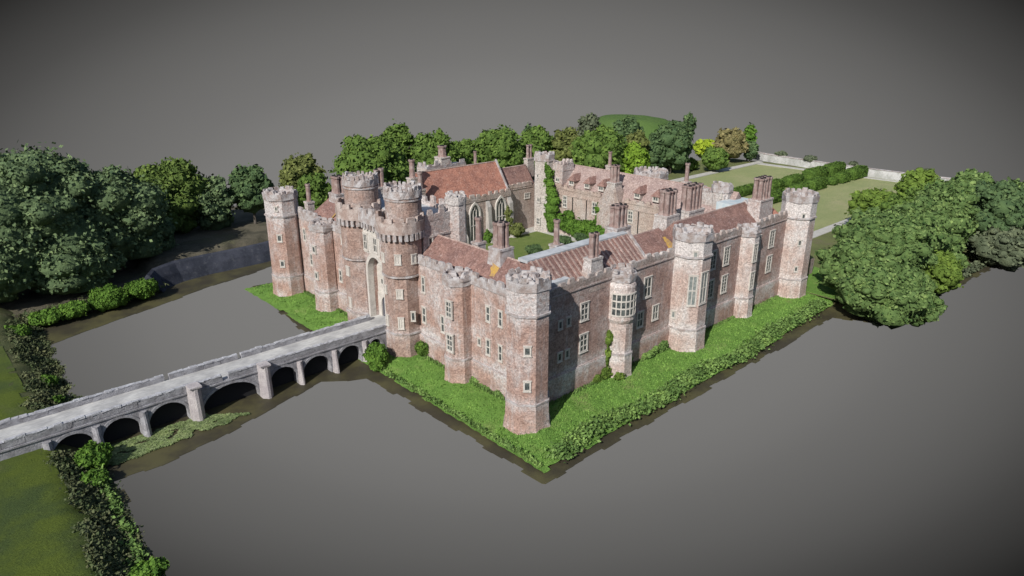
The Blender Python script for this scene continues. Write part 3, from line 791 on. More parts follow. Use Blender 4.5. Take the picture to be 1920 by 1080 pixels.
# courtyard side wall behind the near ranges, drainpipes
for y in (46.2, 42.2, 28.4):
    mb = MB(); mb.box(57.34, 57.49, y - .07, y + .07, 3, 11.8); mb.build("drainpipe", VOID, WN)

# ------------------------------------------------------------------ GROUND
def edge_noise(x, y, s=.35, a=1.0): return a * noise.noise(Vector((x * s, y * s, 3.3)))
def heightfield(name, x0, x1, y0, y1, step, inside, height, mat, kind='structure'):
    nx = int((x1 - x0) / step) + 1; ny = int((y1 - y0) / step) + 1
    idx = {}; V = []; F = []
    def vid(i, j):
        if (i, j) not in idx:
            x = x0 + i * step; y = y0 + j * step; idx[(i, j)] = len(V); V.append((x, y, height(x, y)))
        return idx[(i, j)]
    for i in range(nx - 1):
        for j in range(ny - 1):
            if inside(x0 + (i + .5) * step, y0 + (j + .5) * step):
                F.append((vid(i, j), vid(i + 1, j), vid(i + 1, j + 1), vid(i, j + 1)))
    o = fastmesh(name, np.array(V), np.array(F), mat, smooth=True)
    tag(o, kind=kind); return o
def sst(a, b, x):
    t_ = min(1, max(0, (x - a) / (b - a))); return t_ * t_ * (3 - 2 * t_)

def isl_d(x, y):
    # distance inside the island's edge
    dx = x + 5.9 + .5 * noise.noise(Vector((0, y * .3, 0)))
    dy = y + 8.6 + .6 * noise.noise(Vector((x * .25, 5, 0))) - (1.2 * sst(43, 58, x))
    d = min(dx, dy)
    # cut-away far end of the strip beyond the left corner tower
    d = min(d, (71.6 - y) * .8)
    return d
def isl_h(x, y):
    d = isl_d(x, y)
    return -.62 + .6 * sst(-.3, 5.2, d) + .14 * noise.noise(Vector((x * .6, y * .6, 0))) * (1 if d < 6 else .4) + (.2 * noise.noise(Vector((x * 1.7, y * 1.7, 2))) if d < 2.5 else 0)
heightfield("island_ground", -7.5, 70, -10.5, 73, .5, lambda x, y: isl_d(x, y) > 0 and not (5 < x < 64 and 5 < y < 60), isl_h, GRASS)
mb = MB(); mb.box(9.0, 57.8, 9.2, 58.2, 0, 3.0); o = mb.build("courtyard_lawn", COURT); tag(o, kind='structure')
mb = MB(); mb.box(26, 57.6, 54.6, 58.1, 3.0, 3.03); mb.box(55.0, 57.6, 12, 54.59, 3.0, 3.03); o = mb.build("courtyard_path", GRAVEL); tag(o, kind='structure')

def sheet(name, pts, z, mat, jag=.8, step=1.6, kind='structure', th=.05):
    """flat sheet with a stepped, ragged outline"""
    out = []
    n = len(pts)
    for i in range(n):
        a = Vector((*pts[i][:2], 0)); b = Vector((*pts[(i + 1) % n][:2], 0)); L = (b - a).length
        k = max(1, int(L / step)); nr = Vector(((b - a).y, -(b - a).x, 0)).normalized()
        jg = pts[i][2] if len(pts[i]) > 2 else jag
        for j in range(k):
            off = random.uniform(-.5, .5) * jg
            p = a + (b - a) * (j / k) + nr * off
            q = a + (b - a) * ((j + .96) / k) + nr * off * (.9 if jg else 1)
            out.append((p.x, p.y))
            if jg: out.append((q.x, q.y))
    tri = tessellate_polygon([[Vector((p[0], p[1], 0)) for p in out]])
    V = [(p[0], p[1], z) for p in out] + [(p[0], p[1], z - th) for p in out]; N = len(out)
    mb = MB(); mb.add(V, [tuple(t_) for t_ in tri] + [tuple(N + k for k in t_[::-1]) for t_ in tri] + [(i, N + i, N + (i + 1) % N, (i + 1) % N) for i in range(N)])
    o = mb.build(name, mat); tag(o, kind=kind); return o
# brown water clinging to the banks
sheet("moat_water", [(-7.1, -10.1), (62.2, -10.0), (65.1, -15.8), (90.2, -18.7), (114.4, -20.1), (128.9, -28.9), (128.9, -11.4, 0), (68.0, 3.1, 0), (56.4, 0.2, 0), (-1.7, -1.8, 0), (0.2, 71.8, 0), (-4.1, 72.5), (-7.1, 46.6), (-6.9, 31.1, .3), (-10.6, 31.3, 0), (-41.9, 31.3, 0), (-41.4, 21.1), (-36.3, 21.0), (-30.1, 22.0), (-22.5, 24.4, .5), (-13.3, 27.3, .5), (-10.6, 25.1, .4), (-7.9, 23.9)], -.78, WATER)
sheet("moat_water", [(-59.7, 66.0, 0), (-40.7, 66.2, .6), (-20.3, 74.0), (-9.4, 77.9), (5.1, 82.0), (27.3, 85.3, 0), (27.3, 95.0, 0), (-59.7, 87.2, 0)], -.80, WATER, step=2.2)
sheet("moat_water", [(-48.1, -26.0, 0), (-42.3, -26.0, 1.2), (-41.0, 21.9, 0), (-48.1, 21.9, 0)], -.76, WATER, step=2.8)

# far bank, left of the castle
def lb_in(x, y):  # inner edge of the far bank
    e = 76.4 + .18 * (x + 40) if x < -17 else 80.0 + .2 * (x + 17)
    e += 7.0 * sst(-19.0, -17.0, x)
    e += .8 * noise.noise(Vector((x * .4, 0, 0)))
    return e
def inside_left(x, y):
    return lb_in(x, y) < y < 122 + 6 * noise.noise(Vector((x * .1, 0, 9))) and -62 < x < 70 and y < 150 + .3 * x
heightfield("bank_ground", -62, 70, 74, 130, 1.0, inside_left,
            lambda x, y: -.7 + (1.2 + 2.2 * sst(-18.5, -16, x)) * sst(0, 6 - 3 * sst(-18.5, -16, x), y - lb_in(x, y)) + .3 * noise.noise(Vector((x * .4, y * .4, 0))), WOODF)
# near bank, bottom left
def nb_edge(y): return -41.5 + .9 * noise.noise(Vector((0, y * .35, 4))) + (.05 * (y - 20) if y > 20 else .055 * (y - 20))
def nb_h(x, y):
    d = nb_edge(y) - x
    return -.75 + 2.5 * sst(0, 5.0, d) + (.35 * noise.noise(Vector((x * .7, y * .7, 0))) if d < 6 else .06 * noise.noise(Vector((x * .5, y * .5, 0))))
heightfield("bank_ground", -90, -38, -40, 84, .8, lambda x, y: x < nb_edge(y) and x > -46.2 + .8 * noise.noise(Vector((0, y * .5, 1))), nb_h, SCRUB)
heightfield("grass_field", -95, -44, -40, 84, .8, lambda x, y: x < -44.9 + .6 * noise.noise(Vector((0, y * .5, 1))), lambda x, y: nb_h(x, y) + .05, NEARG)
# garden beyond the castle
def g_in(x, y):
    if x < 69.5: return False
    if x > 203.5 - .07 * y + 8 * 0: return False
    lo = -15.0 if x < 120 else -24
    hi = 118 if x < 165 else 98 - 0.1 * (x - 165)
    if x > 140 and y < 12.5: return False
    if x > 150 and y > 80 + (206 - x) * .9: return False
    return lo + .8 * noise.noise(Vector((x * .3, 0, 0))) < y < hi
heightfield("garden_ground", 69, 206, -26, 125, 2.0, g_in, lambda x, y: -.6 + .6 * sst(-15, -9, y) if x < 120 else -.05 + .05 * noise.noise(Vector((x * .2, y * .2, 0))), MEADOW)
def quad(name, pts, z0, z1, mat, kind='structure'):
    mb = MB(); n = len(pts)
    mb.add([(a, b, z0) for a, b in pts] + [(a, b, z1) for a, b in pts], [tuple(range(n))[::-1], tuple(range(n, 2 * n))] + [(i, (i + 1) % n, n + (i + 1) % n, n + i) for i in range(n)])
    o = mb.build(name, mat); tag(o, kind=kind); return o
quad("lawn", [(90, 17.2), (196, 17.2), (192.0, 76.0), (139, 75.5), (90, 60)], -.3, .10, LAWN)
quad("garden_path", [(86, 14.3), (150, 14.3), (150, 17.0), (86, 17.0)], -.3, .14, GRAVEL)
quad("garden_path", [(120, 75.2), (139, 76.0), (196.5, 76.6), (197.5, 79.2), (139, 79.2), (120, 78)], -.3, .16, GRAVEL)
quad("garden_path", [(192.6, 17), (194.2, 17), (194.2, 76), (190.6, 76)], .1, .18, GRAVEL)
quad("rough_ground", [(69.6, -9.5), (84, -8), (86, 13.9), (69.6, 13.9)], -.3, .07, GRASS)
# green hill far behind the trees
hx, hy = 209, 150
V = []; F = []
nr, na = 10, 40
for i in range(nr + 1):
    for j in range(na):
        an = 2 * pi * j / na; u = i / nr
        rr = 26 * u * (1 + .12 * noise.noise(Vector((cos(an) * 1.5, sin(an) * 1.5, 0))))
        V.append((hx + rr * cos(an) * .8, hy + rr * sin(an), 11.8 * (1 - u ** 5) - 1 + .4 * noise.noise(Vector((rr * cos(an) * .15, rr * sin(an) * .15, 5)))))
for i in range(nr):
    for j in range(na): F.append((i * na + j, i * na + (j + 1) % na, (i + 1) * na + (j + 1) % na, (i + 1) * na + j))
o = fastmesh("hill", np.array(V), np.array(F), HILLG, smooth=True); tag(o, kind='structure')

# ------------------------------------------------------------------ foliage
def ico(sub):
    import bmesh
    b = bmesh.new(); bmesh.ops.create_icosphere(b, subdivisions=sub, radius=1)
    V = np.array([v.co[:] for v in b.verts]); F = np.array([[v.index for v in f.verts] for f in b.faces]); b.free(); return V, F
ICO = ico(2); ICO3 = ico(3)
rng = np.random.default_rng(5)

def leaves_on(lobes, count, size, out=1.04, flat=.75):
    """leaf clumps scattered over the surfaces of ellipsoid lobes"""
    L = np.array([l for l in lobes]); area = (L[:, 3] * L[:, 5]); p = area / area.sum()
    k = rng.choice(len(L), count, p=p)
    d = rng.normal(size=(count, 3)); d /= np.linalg.norm(d, axis=1)[:, None]
    d[:, 2] = np.where(d[:, 2] < -.35, -d[:, 2], d[:, 2])
    rad = L[k][:, 3:6]; c = L[k][:, :3]
    rr = rng.uniform(.88, 1.03, count) + np.where(rng.random(count) < .30, rng.uniform(0, .30, count), 0)
    P = c + d * rad * (rr * out)[:, None]
    n = d + rng.normal(scale=flat, size=(count, 3)); n /= np.linalg.norm(n, axis=1)[:, None]
    r = rng.normal(size=(count, 3)); u = np.cross(n, r); u /= np.linalg.norm(u, axis=1)[:, None]; v = np.cross(n, u)
    s = size * rng.uniform(.5, 1.25, count)[:, None]
    Q = np.stack([P - u * s, P - v * s * .7, P + u * s, P + v * s * .7], 1).reshape(-1, 3)
    F = np.arange(count * 4).reshape(-1, 4)
    # tone: per-clump light/dark plus leaf jitter
    tone = .5 + .28 * np.sin(P[:, 0] * 1.3 + k) * np.cos(P[:, 1] * 1.1 + P[:, 2] * 1.7) + rng.normal(scale=.22, size=count)
    return Q, F, np.clip(tone, 0, 1)

def ruffle(lobes, n, lo, hi):
    big = list(lobes)
    for i in range(n):
        b = random.choice(big); d = Vector((random.gauss(0, 1), random.gauss(0, 1), abs(random.gauss(.25, .8)))).normalized()
        r = max(b[3], b[5]) * random.uniform(lo, hi)
        lobes.append((b[0] + d.x * b[3] * .95, b[1] + d.y * b[4] * .95, b[2] + d.z * b[5] * .95, r * min(1, b[3] / max(b[3:6]) + .3), r, r * random.uniform(.7, 1.1)))
    return lobes

def core_mesh(lobes, shrink=.93, sub=ICO, nz=.13):
    Vs = []; Fs = []; o = 0
    for l in lobes:
        V, F = sub
        jit = 1 + nz * np.sin(V[:, 0] * 5 + l[0]) * np.cos(V[:, 1] * 4.3 + l[1]) + nz * .7 * np.sin(V[:, 2] * 7 + l[2] * 2)
        W_ = V * jit[:, None] * np.array(l[3:6]) * shrink + np.array(l[:3])
        Vs.append(W_); Fs.append(F + o); o += len(V)
    return np.concatenate(Vs), np.concatenate(Fs)

def foliage(name, lobes, count, size, mat, parent=None, flat=.75, shrink=.93):
    Q, F, tv = leaves_on(lobes, count, size, flat=flat)
    V, T = core_mesh(lobes, shrink)
    o1 = len(Q)
    # the inner mass is triangles, leaves are quads: split each leaf into two triangles so that one array holds both
    F3 = np.concatenate([F[:, [0, 1, 2]], F[:, [0, 2, 3]]]); tv3 = np.concatenate([tv, tv])
    A = np.concatenate([Q, V]); B = np.concatenate([F3, T + o1]); vals = np.concatenate([tv3, np.full(len(T), .35)])
    return fastmesh(name, A, B, mat, vals, parent)

def trunk(x, y, z0, h, r, parent):
    mb = MB(); lean = (random.uniform(-.04, .04) * h, random.uniform(-.04, .04) * h)
    def limb(p, q, ra, rb, n=7):
        P, Q = Vector(p), Vector(q); d = (Q - P).normalized(); u = d.orthogonal().normalized(); v = d.cross(u); vs = []
        for c, rr in ((P, ra), ((P + Q) / 2, (ra + rb) / 2), (Q, rb)):
            for i in range(n):
                a = 2 * pi * i / n; vs.append(c + u * rr * cos(a) + v * rr * sin(a))
        mb.add(vs, [(j * n + i, j * n + (i + 1) % n, (j + 1) * n + (i + 1) % n, (j + 1) * n + i) for j in range(2) for i in range(n)])
    top = (x + lean[0], y + lean[1], z0 + h * .5)
    limb((x, y, z0 - .4), top, r * 1.25, r * .75)
    for i in range(4):
        a = i * 1.6 + random.uniform(-.3, .3)
        limb(top, (x + h * .22 * cos(a), y + h * .22 * sin(a), z0 + h * random.uniform(.68, .8)), r * .6, r * .2, 5)
    limb(top, (x, y, z0 + h * .85), r * .7, r * .2, 5)
    return mb.build("trunk", BARK, parent, smooth=True)

def tree(kind, x, y, h, r, label, cat="tree", z0=-.3, low=.12, dens=1.0, nl=None, group=None, name="broadleaf_tree", leaf=None):
    root = empty(name, label, cat, group, loc=(x, y, z0))
    ch = h * (1 - low)                      # crown height
    cz = z0 + h * low + ch / 2
    lobes = []
    n = nl or int(9 + r * 1.3)
    lobes.append((x, y, cz - ch * .05, r * .68, r * .68, ch * .42))
    for i in range(n):
        a = 2.4 * i + random.uniform(-.4, .4); u = (i + .5) / n; v = 1 - 2 * u
        s_ = sqrt(max(0, 1 - (v * .95) ** 2)); q = random.uniform(.52, .66)
        lr = r * random.uniform(.36, .50) * (1.0 if abs(v) < .6 else .85)
        zz = cz + v * ch * .36
        lobes.append((x + cos(a) * s_ * r * q, y + sin(a) * s_ * r * q, zz, lr, lr, min(lr * .85, ch * .24)))
    big_ = list(lobes)
    wild = y < 12 and x > 60
    for i in range(int((34 + r * 4.5) * (1.5 if wild else 1))):
        b_ = random.choice(big_); d_ = Vector((random.gauss(0, 1), random.gauss(0, 1), abs(random.gauss(.25, .8)))).normalized()
        rr_ = r * random.uniform(.07, .17) * (1.25 if wild else 1); o_ = random.uniform(.88, 1.14) if wild else .93
        lobes.append((b_[0] + d_.x * b_[3] * o_, b_[1] + d_.y * b_[4] * o_, b_[2] + d_.z * b_[5] * o_, rr_, rr_, rr_ * random.uniform(.7, 1.1)))
    dist = sqrt((x - CAM.x) ** 2 + (y - CAM.y) ** 2)
    size = leaf or max(.30, dist * .0027)
    cnt = int(dens * 2.6 * (4 * pi * r * ch * .5) / (size * size * 1.4))
    cnt = min(max(cnt, 900), 32000)
    under(foliage("crown", lobes, cnt, size, LM[kind]), root)
    under(trunk(x, y, z0, h, max(.25, r * .07), root), root)
    return root

T = [
('dark',-34.7,97.0,24.0,15.0,"huge dark green tree filling the left edge of the picture"),
('dark',-21.0,96.0,20.4,9.9,"tall dark tree just right of the huge one at the left edge"),
('dark',-43.0,88.5,15.0,7.9,"lower dark tree at the extreme left over the scrubby bank"),
('dark',-31.0,88.8,11.5,8.5,"low spreading dark tree overhanging the bare woodland floor"),
('green2',-5.4,111.2,18.8,8.6,"broad sunlit yellow-green round tree left of the castle"),
('dark',2.8,107.5,15.2,5.0,"narrow dark tree right of the yellow-green round tree"),
('deep',11.2,105.4,17.2,5.1,"dark tree with bare trunk, nearest left of the corner tower"),
('dark',-15.6,100.0,11.0,6.6,"low shadowy tree under the yellow-green round tree, above the embankment"),
('olive',29.8,117.8,16.2,6.1,"olive tree rising over the left corner tower"),
('green',26.8,105.1,13.4,4.7,"small green tree peeping between corner tower and gatehouse"),
('green',43.9,105.0,20.6,9.7,"big bright green tree directly behind the gatehouse drums"),
('green',60.2,117.3,23.0,5.4,"tallest narrow green tree standing behind the big one by the gatehouse"),
('green',67.0,109.1,20.0,7.2,"rounded green tree behind the orange chapel roof's left end"),
('green',83.8,117.2,14.9,5.6,"small mid-green tree above the middle of the orange roof"),
('green',94.8,113.0,17.8,8.2,"wide domed green tree left of the stair turret"),
('deep',118.6,124.2,17.1,2.6,"little dark treetop poking up left above the stair turret"),
('green',109.8,111.7,17.4,6.7,"green tree directly behind the top of the stair turret"),
('olive',117.6,104.6,17.4,5.9,"pale olive tree immediately right of the stair turret"),
('green',118.3,91.6,18.0,9.0,"largest rounded green tree above the dormer roof"),
('olive',134.5,89.2,16.6,4.6,"yellowish olive tree between the rounded green and the dark trees"),
('fresh',126.0,84.6,13.0,6.0,"bright lime green tree low behind the dormer roof"),
('grey',156.7,129.7,17.5,5.3,"grey-green tree highest in the middle skyline, left of the hill"),
('deep',152.8,108.0,18.2,6.3,"dark tree in front of the green hill"),
('deep',151.3,87.2,17.7,8.0,"big blue-green tree right of the lime one"),
('deep',141.8,89.1,12.2,5.5,"dark low tree between lime tree and big blue-green tree"),
('deep',126.3,103.3,11.2,8.2,"shaded low tree under the largest rounded one"),
('deep',53.3,104.9,13.2,6.6,"shadowed low tree filling the gap behind the gatehouse"),
('yellow',190.0,98.0,6.8,5.3,"brilliant yellow-green round bush tree in the garden"),
('green',165.7,78.3,8.6,4.9,"round green garden tree in front of the brilliant yellow one"),
('brown',188.0,86.1,12.6,6.3,"brownish tree beside the garden's white wall"),
('deep',194.0,81.0,8.2,2.9,"small dark conifer at the left end of the white garden wall"),
('vivid',200.0,85.5,14.4,2.8,"vivid green narrow tree just behind the brownish one"),
('yellow',160.2,98.2,4.4,4.3,"low yellow shrub behind the north tower's battlements"),
('brown',168.0,97.4,3.8,2.6,"small brown shrub among the garden beds"),
('green',162.7,86.8,3.8,3.2,"low green shrub left of the round garden tree"),
('olive',155.4,93.5,3.5,4.0,"low olive shrub bordering the garden beds"),
('deep',222.0,128.0,13.5,3.4,"ragged dark tree at the right end of the green hill"),
('lime',119.8,6.4,10.6,6.1,"yellow-green tree at the near edge of the far lawn"),
('lime',151.7,8.0,10.6,5.8,"yellow-green tree farther along, touching the garden wall"),
('forest',72.2,-9.2,11.9,6.2,"dense green tree next to the far right corner tower"),
('forest',65.3,-16.4,9.8,6.9,"lowest green tree overhanging the moat at the island's tip"),
('forest',81.5,-9.8,14.6,7.6,"high rounded green tree in the middle of the right-hand thicket"),
('forest',94.5,-9.8,15.2,7.0,"high green tree right of the middle of the thicket"),
('forest',109.8,-9.8,16.6,6.8,"tallest green tree of the right-hand thicket"),
('forest',129.0,-10.5,15.6,8.0,"green tree near the right edge of the picture"),
('deep',121.4,-17.8,16.4,7.0,"dark tree cut by the right edge of the picture"),
('forest',74.8,-16.4,7.4,4.6,"low green tree leaning over the water in front of the thicket"),
('grey',115.5,-21.2,8.1,5.6,"grey-green low tree at the thicket's right foot"),
('lime',87.1,-17.7,7.8,4.0,"lighter green low tree at the water's edge in the thicket"),
('forest',99.5,-14.2,8.6,4.2,"low green tree beneath the tallest of the thicket"),
('forest',86.5,-6.0,12.5,6.5,"green tree filling the thicket's inner side behind the highest crown"),
('forest',77.5,-5.5,8.5,4.2,"green tree at the thicket's left edge over the broken stone wall"),
('green',101.0,-5.5,14.0,6.2,"lighter green tree on the garden side of the thicket"),
('green',117.0,-6.0,15.0,6.2,"lighter green tree on the garden side near the right edge"),
('forest',136.0,-17.0,13.5,6.5,"last green tree at the right edge of the picture"),
('green',86.0,-15.6,5.0,3.0,"low leafy shrubby tree trailing into the water at the thicket's foot"),
('forest',69.4,-20.4,5.2,3.8,"lowest shrubby tree dipping into the water at the thicket's tip"),
]
for kind, x, y, h, r, lab in T:
    small = h < 5
    tree(kind, x, y, h, r, lab, cat="shrub" if small else "tree", name="garden_shrub" if small else "broadleaf_tree",
         low=.02 if small or kind in ('forest',) or y < 0 else (.30 if 'bare trunk' in lab else .08), dens=1.2 if x < 0 else 1.0, z0=(-.6 if (y < -12 and x < 120) else -.3))

# clumps of shrubs at the water's edge on the left bank
def shrub(x, y, r, h, kind, label, z0=-1.8, name="bank_shrub", cat="shrub", group=None, leaf=.32, dens=1.5, n=5):
    lobes = [(x, y, z0 + h * .45, r * .8, r * .8, h * .5)]
    for i in range(n):
        a = i * 2 * pi / n + random.uniform(-.4, .4); q = r * .5
        lobes.append((x + cos(a) * q, y + sin(a) * q, z0 + h * random.uniform(.35, .6), r * .48, r * .48, h * random.uniform(.3, .42)))
    cnt = int(min(9000, dens * 2.2 * 4 * pi * r * h * .6 / (leaf * leaf * 1.4)))
    ruffle(lobes, 26, .18, .42)
    root = empty(name, label, cat, group, loc=(x, y, z0))
    under(foliage("foliage", lobes, cnt, leaf, LM[kind]), root)
    return root
for x, y, r, h, k, lab in [
    (-21.7, 78.8, 2.8, 3.4, 'vivid', "rightmost bushy green shrub on the far bank, beside the dark embankment"),
    (-27.3, 77.8, 3.2, 3.4, 'vivid', "second green shrub from the dark embankment on the far bank"),
    (-33.0, 76.8, 2.5, 2.6, 'vivid', "third green shrub from the dark embankment on the far bank"),
    (-37.2, 76.4, 2.6, 2.2, 'vivid', "leftmost of the four green shrubs on the far bank"),
    (-41.9, 50.0, 1.3, 1.8, 'vivid', "small bright bush on the near bank above the bridge"),
    (-42.1, 43.7, 1.0, 1.4, 'vivid', "tiny bright bush on the near bank closest to the bridge"),
    (-42.3, 71.9, 2.2, 2.2, 'vivid', "bright bush in the corner where the two left banks meet"),
    (-41.9, 25.3, 1.9, 2.6, 'vivid', "green bush leaning on the bridge's first pier at the left bank"),
    (-42.9, 21.4, 1.5, 1.6, 'vivid', "bright low bush below the bridge at the bottom left bank"),
    (-42.7, 2.9, 1.5, 1.6, 'vivid', "bright bush low on the bank at the bottom of the picture"),
    (-5.0, 26.3, 1.7, 3.2, 'vivid', "leafy bush growing where the bridge meets the island"),
    (-5.9, 24.9, 1.0, 1.2, 'vivid', "trailing tuft below the bridge-end bush"),
    (1.2, 23.3, 1.3, 2.4, 'hedge', "dark bush in the nook beside the gatehouse tower"),
]:
    shrub(x, y, r, h, k, lab, z0=(-.1 if x > 0 else -.6), leaf=.24 if abs(x) > 30 else .2)
# bushes seen against the far corner on the right
shrub(70.0, 1.5, 1.6, 3.0, 'lime', "yellow-green bush squeezed beside the far right corner tower", z0=0)

# courtyard: topiary domes and wall creepers
for i, (x, y, lab) in enumerate([(41.6, 41.9, "clipped dark dome bush on the lawn, nearest of the three"), (51.0, 42.7, "clipped dark dome bush on the lawn, middle one"), (56.0, 42.0, "clipped dark dome bush on the lawn, nearest the ivy")]):
    shrub(x, y, 1.7, 2.0, 'deep', lab, z0=3.0, name="topiary_dome", cat="topiary", group="clipped domes on the courtyard lawn", leaf=.16)
def creeper(name, label, pts, kind, cat="ivy", leaf=.26, dens=1.4, group=None):
    """pts: (x, y, z, rx, ry, rz) lobes hugging a wall"""
    pts = ruffle(list(pts), len(pts) * 4, .2, .45)
    cnt = int(.8 * sum(4 * pi * ((a * b + b * c + a * c) / 3) for _, _, _, a, b, c in pts) * dens / (leaf * leaf * 1.2))
    o = foliage(name, pts, min(cnt, 14000), leaf, LM[kind]); tag(o, label, cat, group); return o
L = []
for z, y, ry in ((4.5, 51.8, 1.6), (6.5, 52.2, 1.8), (8.5, 52.0, 2.1), (10.5, 51.6, 2.0), (12.4, 51.8, 1.6), (14.0, 52.6, 1.0), (16, 52.7, .6), (17.6, 52.8, .45)):
    L += [(56.2, y + random.uniform(-.5, .5), z, .7, ry * random.uniform(.75, 1.15), 1.4), (56.0, y - ry * random.uniform(.3, .9), z + random.uniform(-.8, .8), .5, .8, .9)]
creeper("ivy", "tall mass of ivy climbing the stair turret in the courtyard corner", L, 'vivid')
L = []
for y in np.arange(37.5, 50.0, 1.3): L.append((56.9, y, 4.6 + 1.6 * noise.noise(Vector((y * .6, 0, 0))) + .7, .9, 1.2, 1.6 + .5 * random.random()))
L += [(56.9, 46.6, 7.6, .7, 1.2, 1.3), (57.1, 38.8, 7.8, .4, .6, 1.4), (57.1, 38.6, 10.2, .35, .5, 1.5)]
creeper("ivy", "low spreading ivy along the foot of the dormered courtyard wall", L, 'vivid')
creeper("wall_creeper", "yellowish creeper on the chapel wall beside the right-hand buttress", [(47.0, 55.3, 5, .9, .6, 2.0), (46.9, 55.6, 8, .6, .4, 1.8), (48.2, 54.2, 4.4, 1.6, 1.6, 1.5)], 'olive', cat="creeper")
creeper("wall_creeper", "small green creeper at the foot of the middle buttress", [(40.6, 54.8, 4.2, .9, .7, 1.4)], 'vivid', cat="creeper")
creeper("wall_creeper", "straggling yellow-green weeds climbing the wall left of the oriel tower",
        [(15.5, .4, .6, 1.0, .5, .9), (15.9, .75, 2.6, .45, .2, 1.5), (16.0, .85, 5.2, .25, .15, 1.5), (16.6, -1.0, .3, .9, .5, .6), (14.0, .5, .2, 1.0, .4, .5)], 'lime', cat="creeper", leaf=.22)
creeper("wall_creeper", "thin weeds at the wall foot right of the oriel tower", [(20.4, .5, .5, .6, .3, .9), (25.5, .7, .3, 1.6, .3, .5), (28.4, .5, .5, 1.0, .4, .9)], 'bank', cat="creeper", leaf=.2)
creeper("wall_creeper", "brownish weeds at the wall foot near the close corner tower", [(1.2, 11.6, .1, .35, .9, .6), (1.1, 9.4, .0, .35, 1.2, .4), (1.1, 6.4, .1, .3, .7, .6)], 'bank', cat="creeper", leaf=.2)

# clipped hedge blocks in the garden
def hedge(x0, x1, y, hw, h, label):
    """a clipped block: bevelled body with a skin of small leaves on its faces"""
    import bmesh
    bm = bmesh.new()
    for v in bmesh.ops.create_cube(bm, size=1.0)['verts']: v.co = Vector((x0 + (x1 - x0) * (v.co.x + .5), y + v.co.y * 2 * hw, (v.co.z + .5) * h - .1))
    bmesh.ops.bevel(bm, geom=list(bm.edges), offset=.55, segments=3, affect='EDGES')
    bmesh.ops.triangulate(bm, faces=bm.faces[:]); bm.verts.ensure_lookup_table()
    V = np.array([v.co[:] for v in bm.verts]); F = np.array([[v.index for v in f.verts] for f in bm.faces]); bm.free()
    A, B, C = V[F[:, 0]], V[F[:, 1]], V[F[:, 2]]
    cr_ = np.cross(B - A, C - A); ar = np.linalg.norm(cr_, axis=1) / 2; n = int(ar.sum() * 16)
    k = rng.choice(len(F), n, p=ar / ar.sum()); u, v = rng.random(n), rng.random(n); fl = u + v > 1; u[fl], v[fl] = 1 - u[fl], 1 - v[fl]
    N = cr_[k] / (2 * ar[k][:, None]); P = A[k] + (B - A)[k] * u[:, None] + (C - A)[k] * v[:, None] + N * rng.uniform(-.02, .16, n)[:, None]
    nn = N + rng.normal(scale=.45, size=(n, 3)); nn /= np.linalg.norm(nn, axis=1)[:, None]
    a = np.cross(nn, rng.normal(size=(n, 3))); a /= np.linalg.norm(a, axis=1)[:, None]; b = np.cross(nn, a); s_ = .26 * rng.uniform(.5, 1.2, n)[:, None]
    Q = np.stack([P - a * s_, P - b * s_ * .7, P + a * s_, P + b * s_ * .7], 1).reshape(-1, 3); q = np.arange(4 * n).reshape(-1, 4)
    F3 = np.concatenate([q[:, [0, 1, 2]], q[:, [0, 2, 3]], F + 4 * n]); t_ = np.clip(rng.normal(.5, .25, n), 0, 1)
    o = fastmesh("clipped_hedge", np.concatenate([Q, V]), F3, LM['hedge'], np.concatenate([t_, t_, np.full(len(F), .4)]))
    return tag(o, label, "hedge", "clipped hedge blocks across the lawn")
rowB = [(184.3, 196.0, 47.2, 2.2, 5.0, "far row hedge block touching the white wall"), (170.5, 183.5, 47.4, 2.3, 4.8, "long far row hedge block, second from the wall"),
        (157.0, 167.5, 47.8, 2.0, 4.0, "far row hedge block, third from the wall"), (146.0, 155.5, 48.2, 2.0, 3.8, "far row hedge block, fourth from the wall, beside the red chimney"), (126.0, 144.0, 50.6, 1.8, 3.4, "low far row hedge block seen left of the red chimney")]
rowA = [(184.0, 196.0, 39.6, 2.1, 4.6, "near row hedge block touching the white wall"), (175.6, 183.0, 39.6, 2.0, 4.0, "near row hedge block, second from the wall"), (170.5, 174.8, 40.0, 1.9, 3.2, "smallest near row hedge block, third from the wall"),
        (156.5, 167.0, 40.2, 2.1, 4.2, "near row hedge block, just above the corner tower's right side"), (148.0, 155.8, 40.4, 2.0, 3.8, "near row hedge block directly over the corner tower's battlements"), (126.0, 141.0, 40.0, 2.0, 3.8, "near row hedge block between red chimney and corner tower")]
for a in rowB + rowA: hedge(a[0] + .3, a[1] - .6, a[2], a[3] * .86, a[4] * .82, a[5])

# white garden wall
gw = empty("garden_wall", "long weathered white stone wall closing the far side of the lawns", "wall")
mb = MB(); p = [(203.0, 86.0), (200.8, 79), (198.3, 63), (196.6, 45), (196.0, 25), (197.0, 12)]
for i in range(len(p) - 1):
    (xa, ya), (xb, yb) = p[i], p[i + 1]; k = 6
    for j in range(k):
        u = (j + .5) / k; L_ = sqrt((xb - xa) ** 2 + (yb - ya) ** 2) / k
        hh = 1.4 * random.uniform(.93, 1.05)
        mb.obox((xa + (xb - xa) * u, ya + (yb - ya) * u, hh - .1), atan2(yb - ya, xb - xa) + pi / 2, L_ / 2 + .01 * (j % 2), .3 + .01 * (j % 3), hh)
mb.build("wall", WALLW, gw, jit=.06)
mb = MB()
for i in range(len(p) - 1):
    (xa, ya), (xb, yb) = p[i], p[i + 1]; L_ = sqrt((xb - xa) ** 2 + (yb - ya) ** 2)
    mb.obox(((xa + xb) / 2, (ya + yb) / 2, 2.76), atan2(yb - ya, xb - xa) + pi / 2, L_ / 2, .45, .14)
mb.build("coping", LICH, gw, jit=.08)
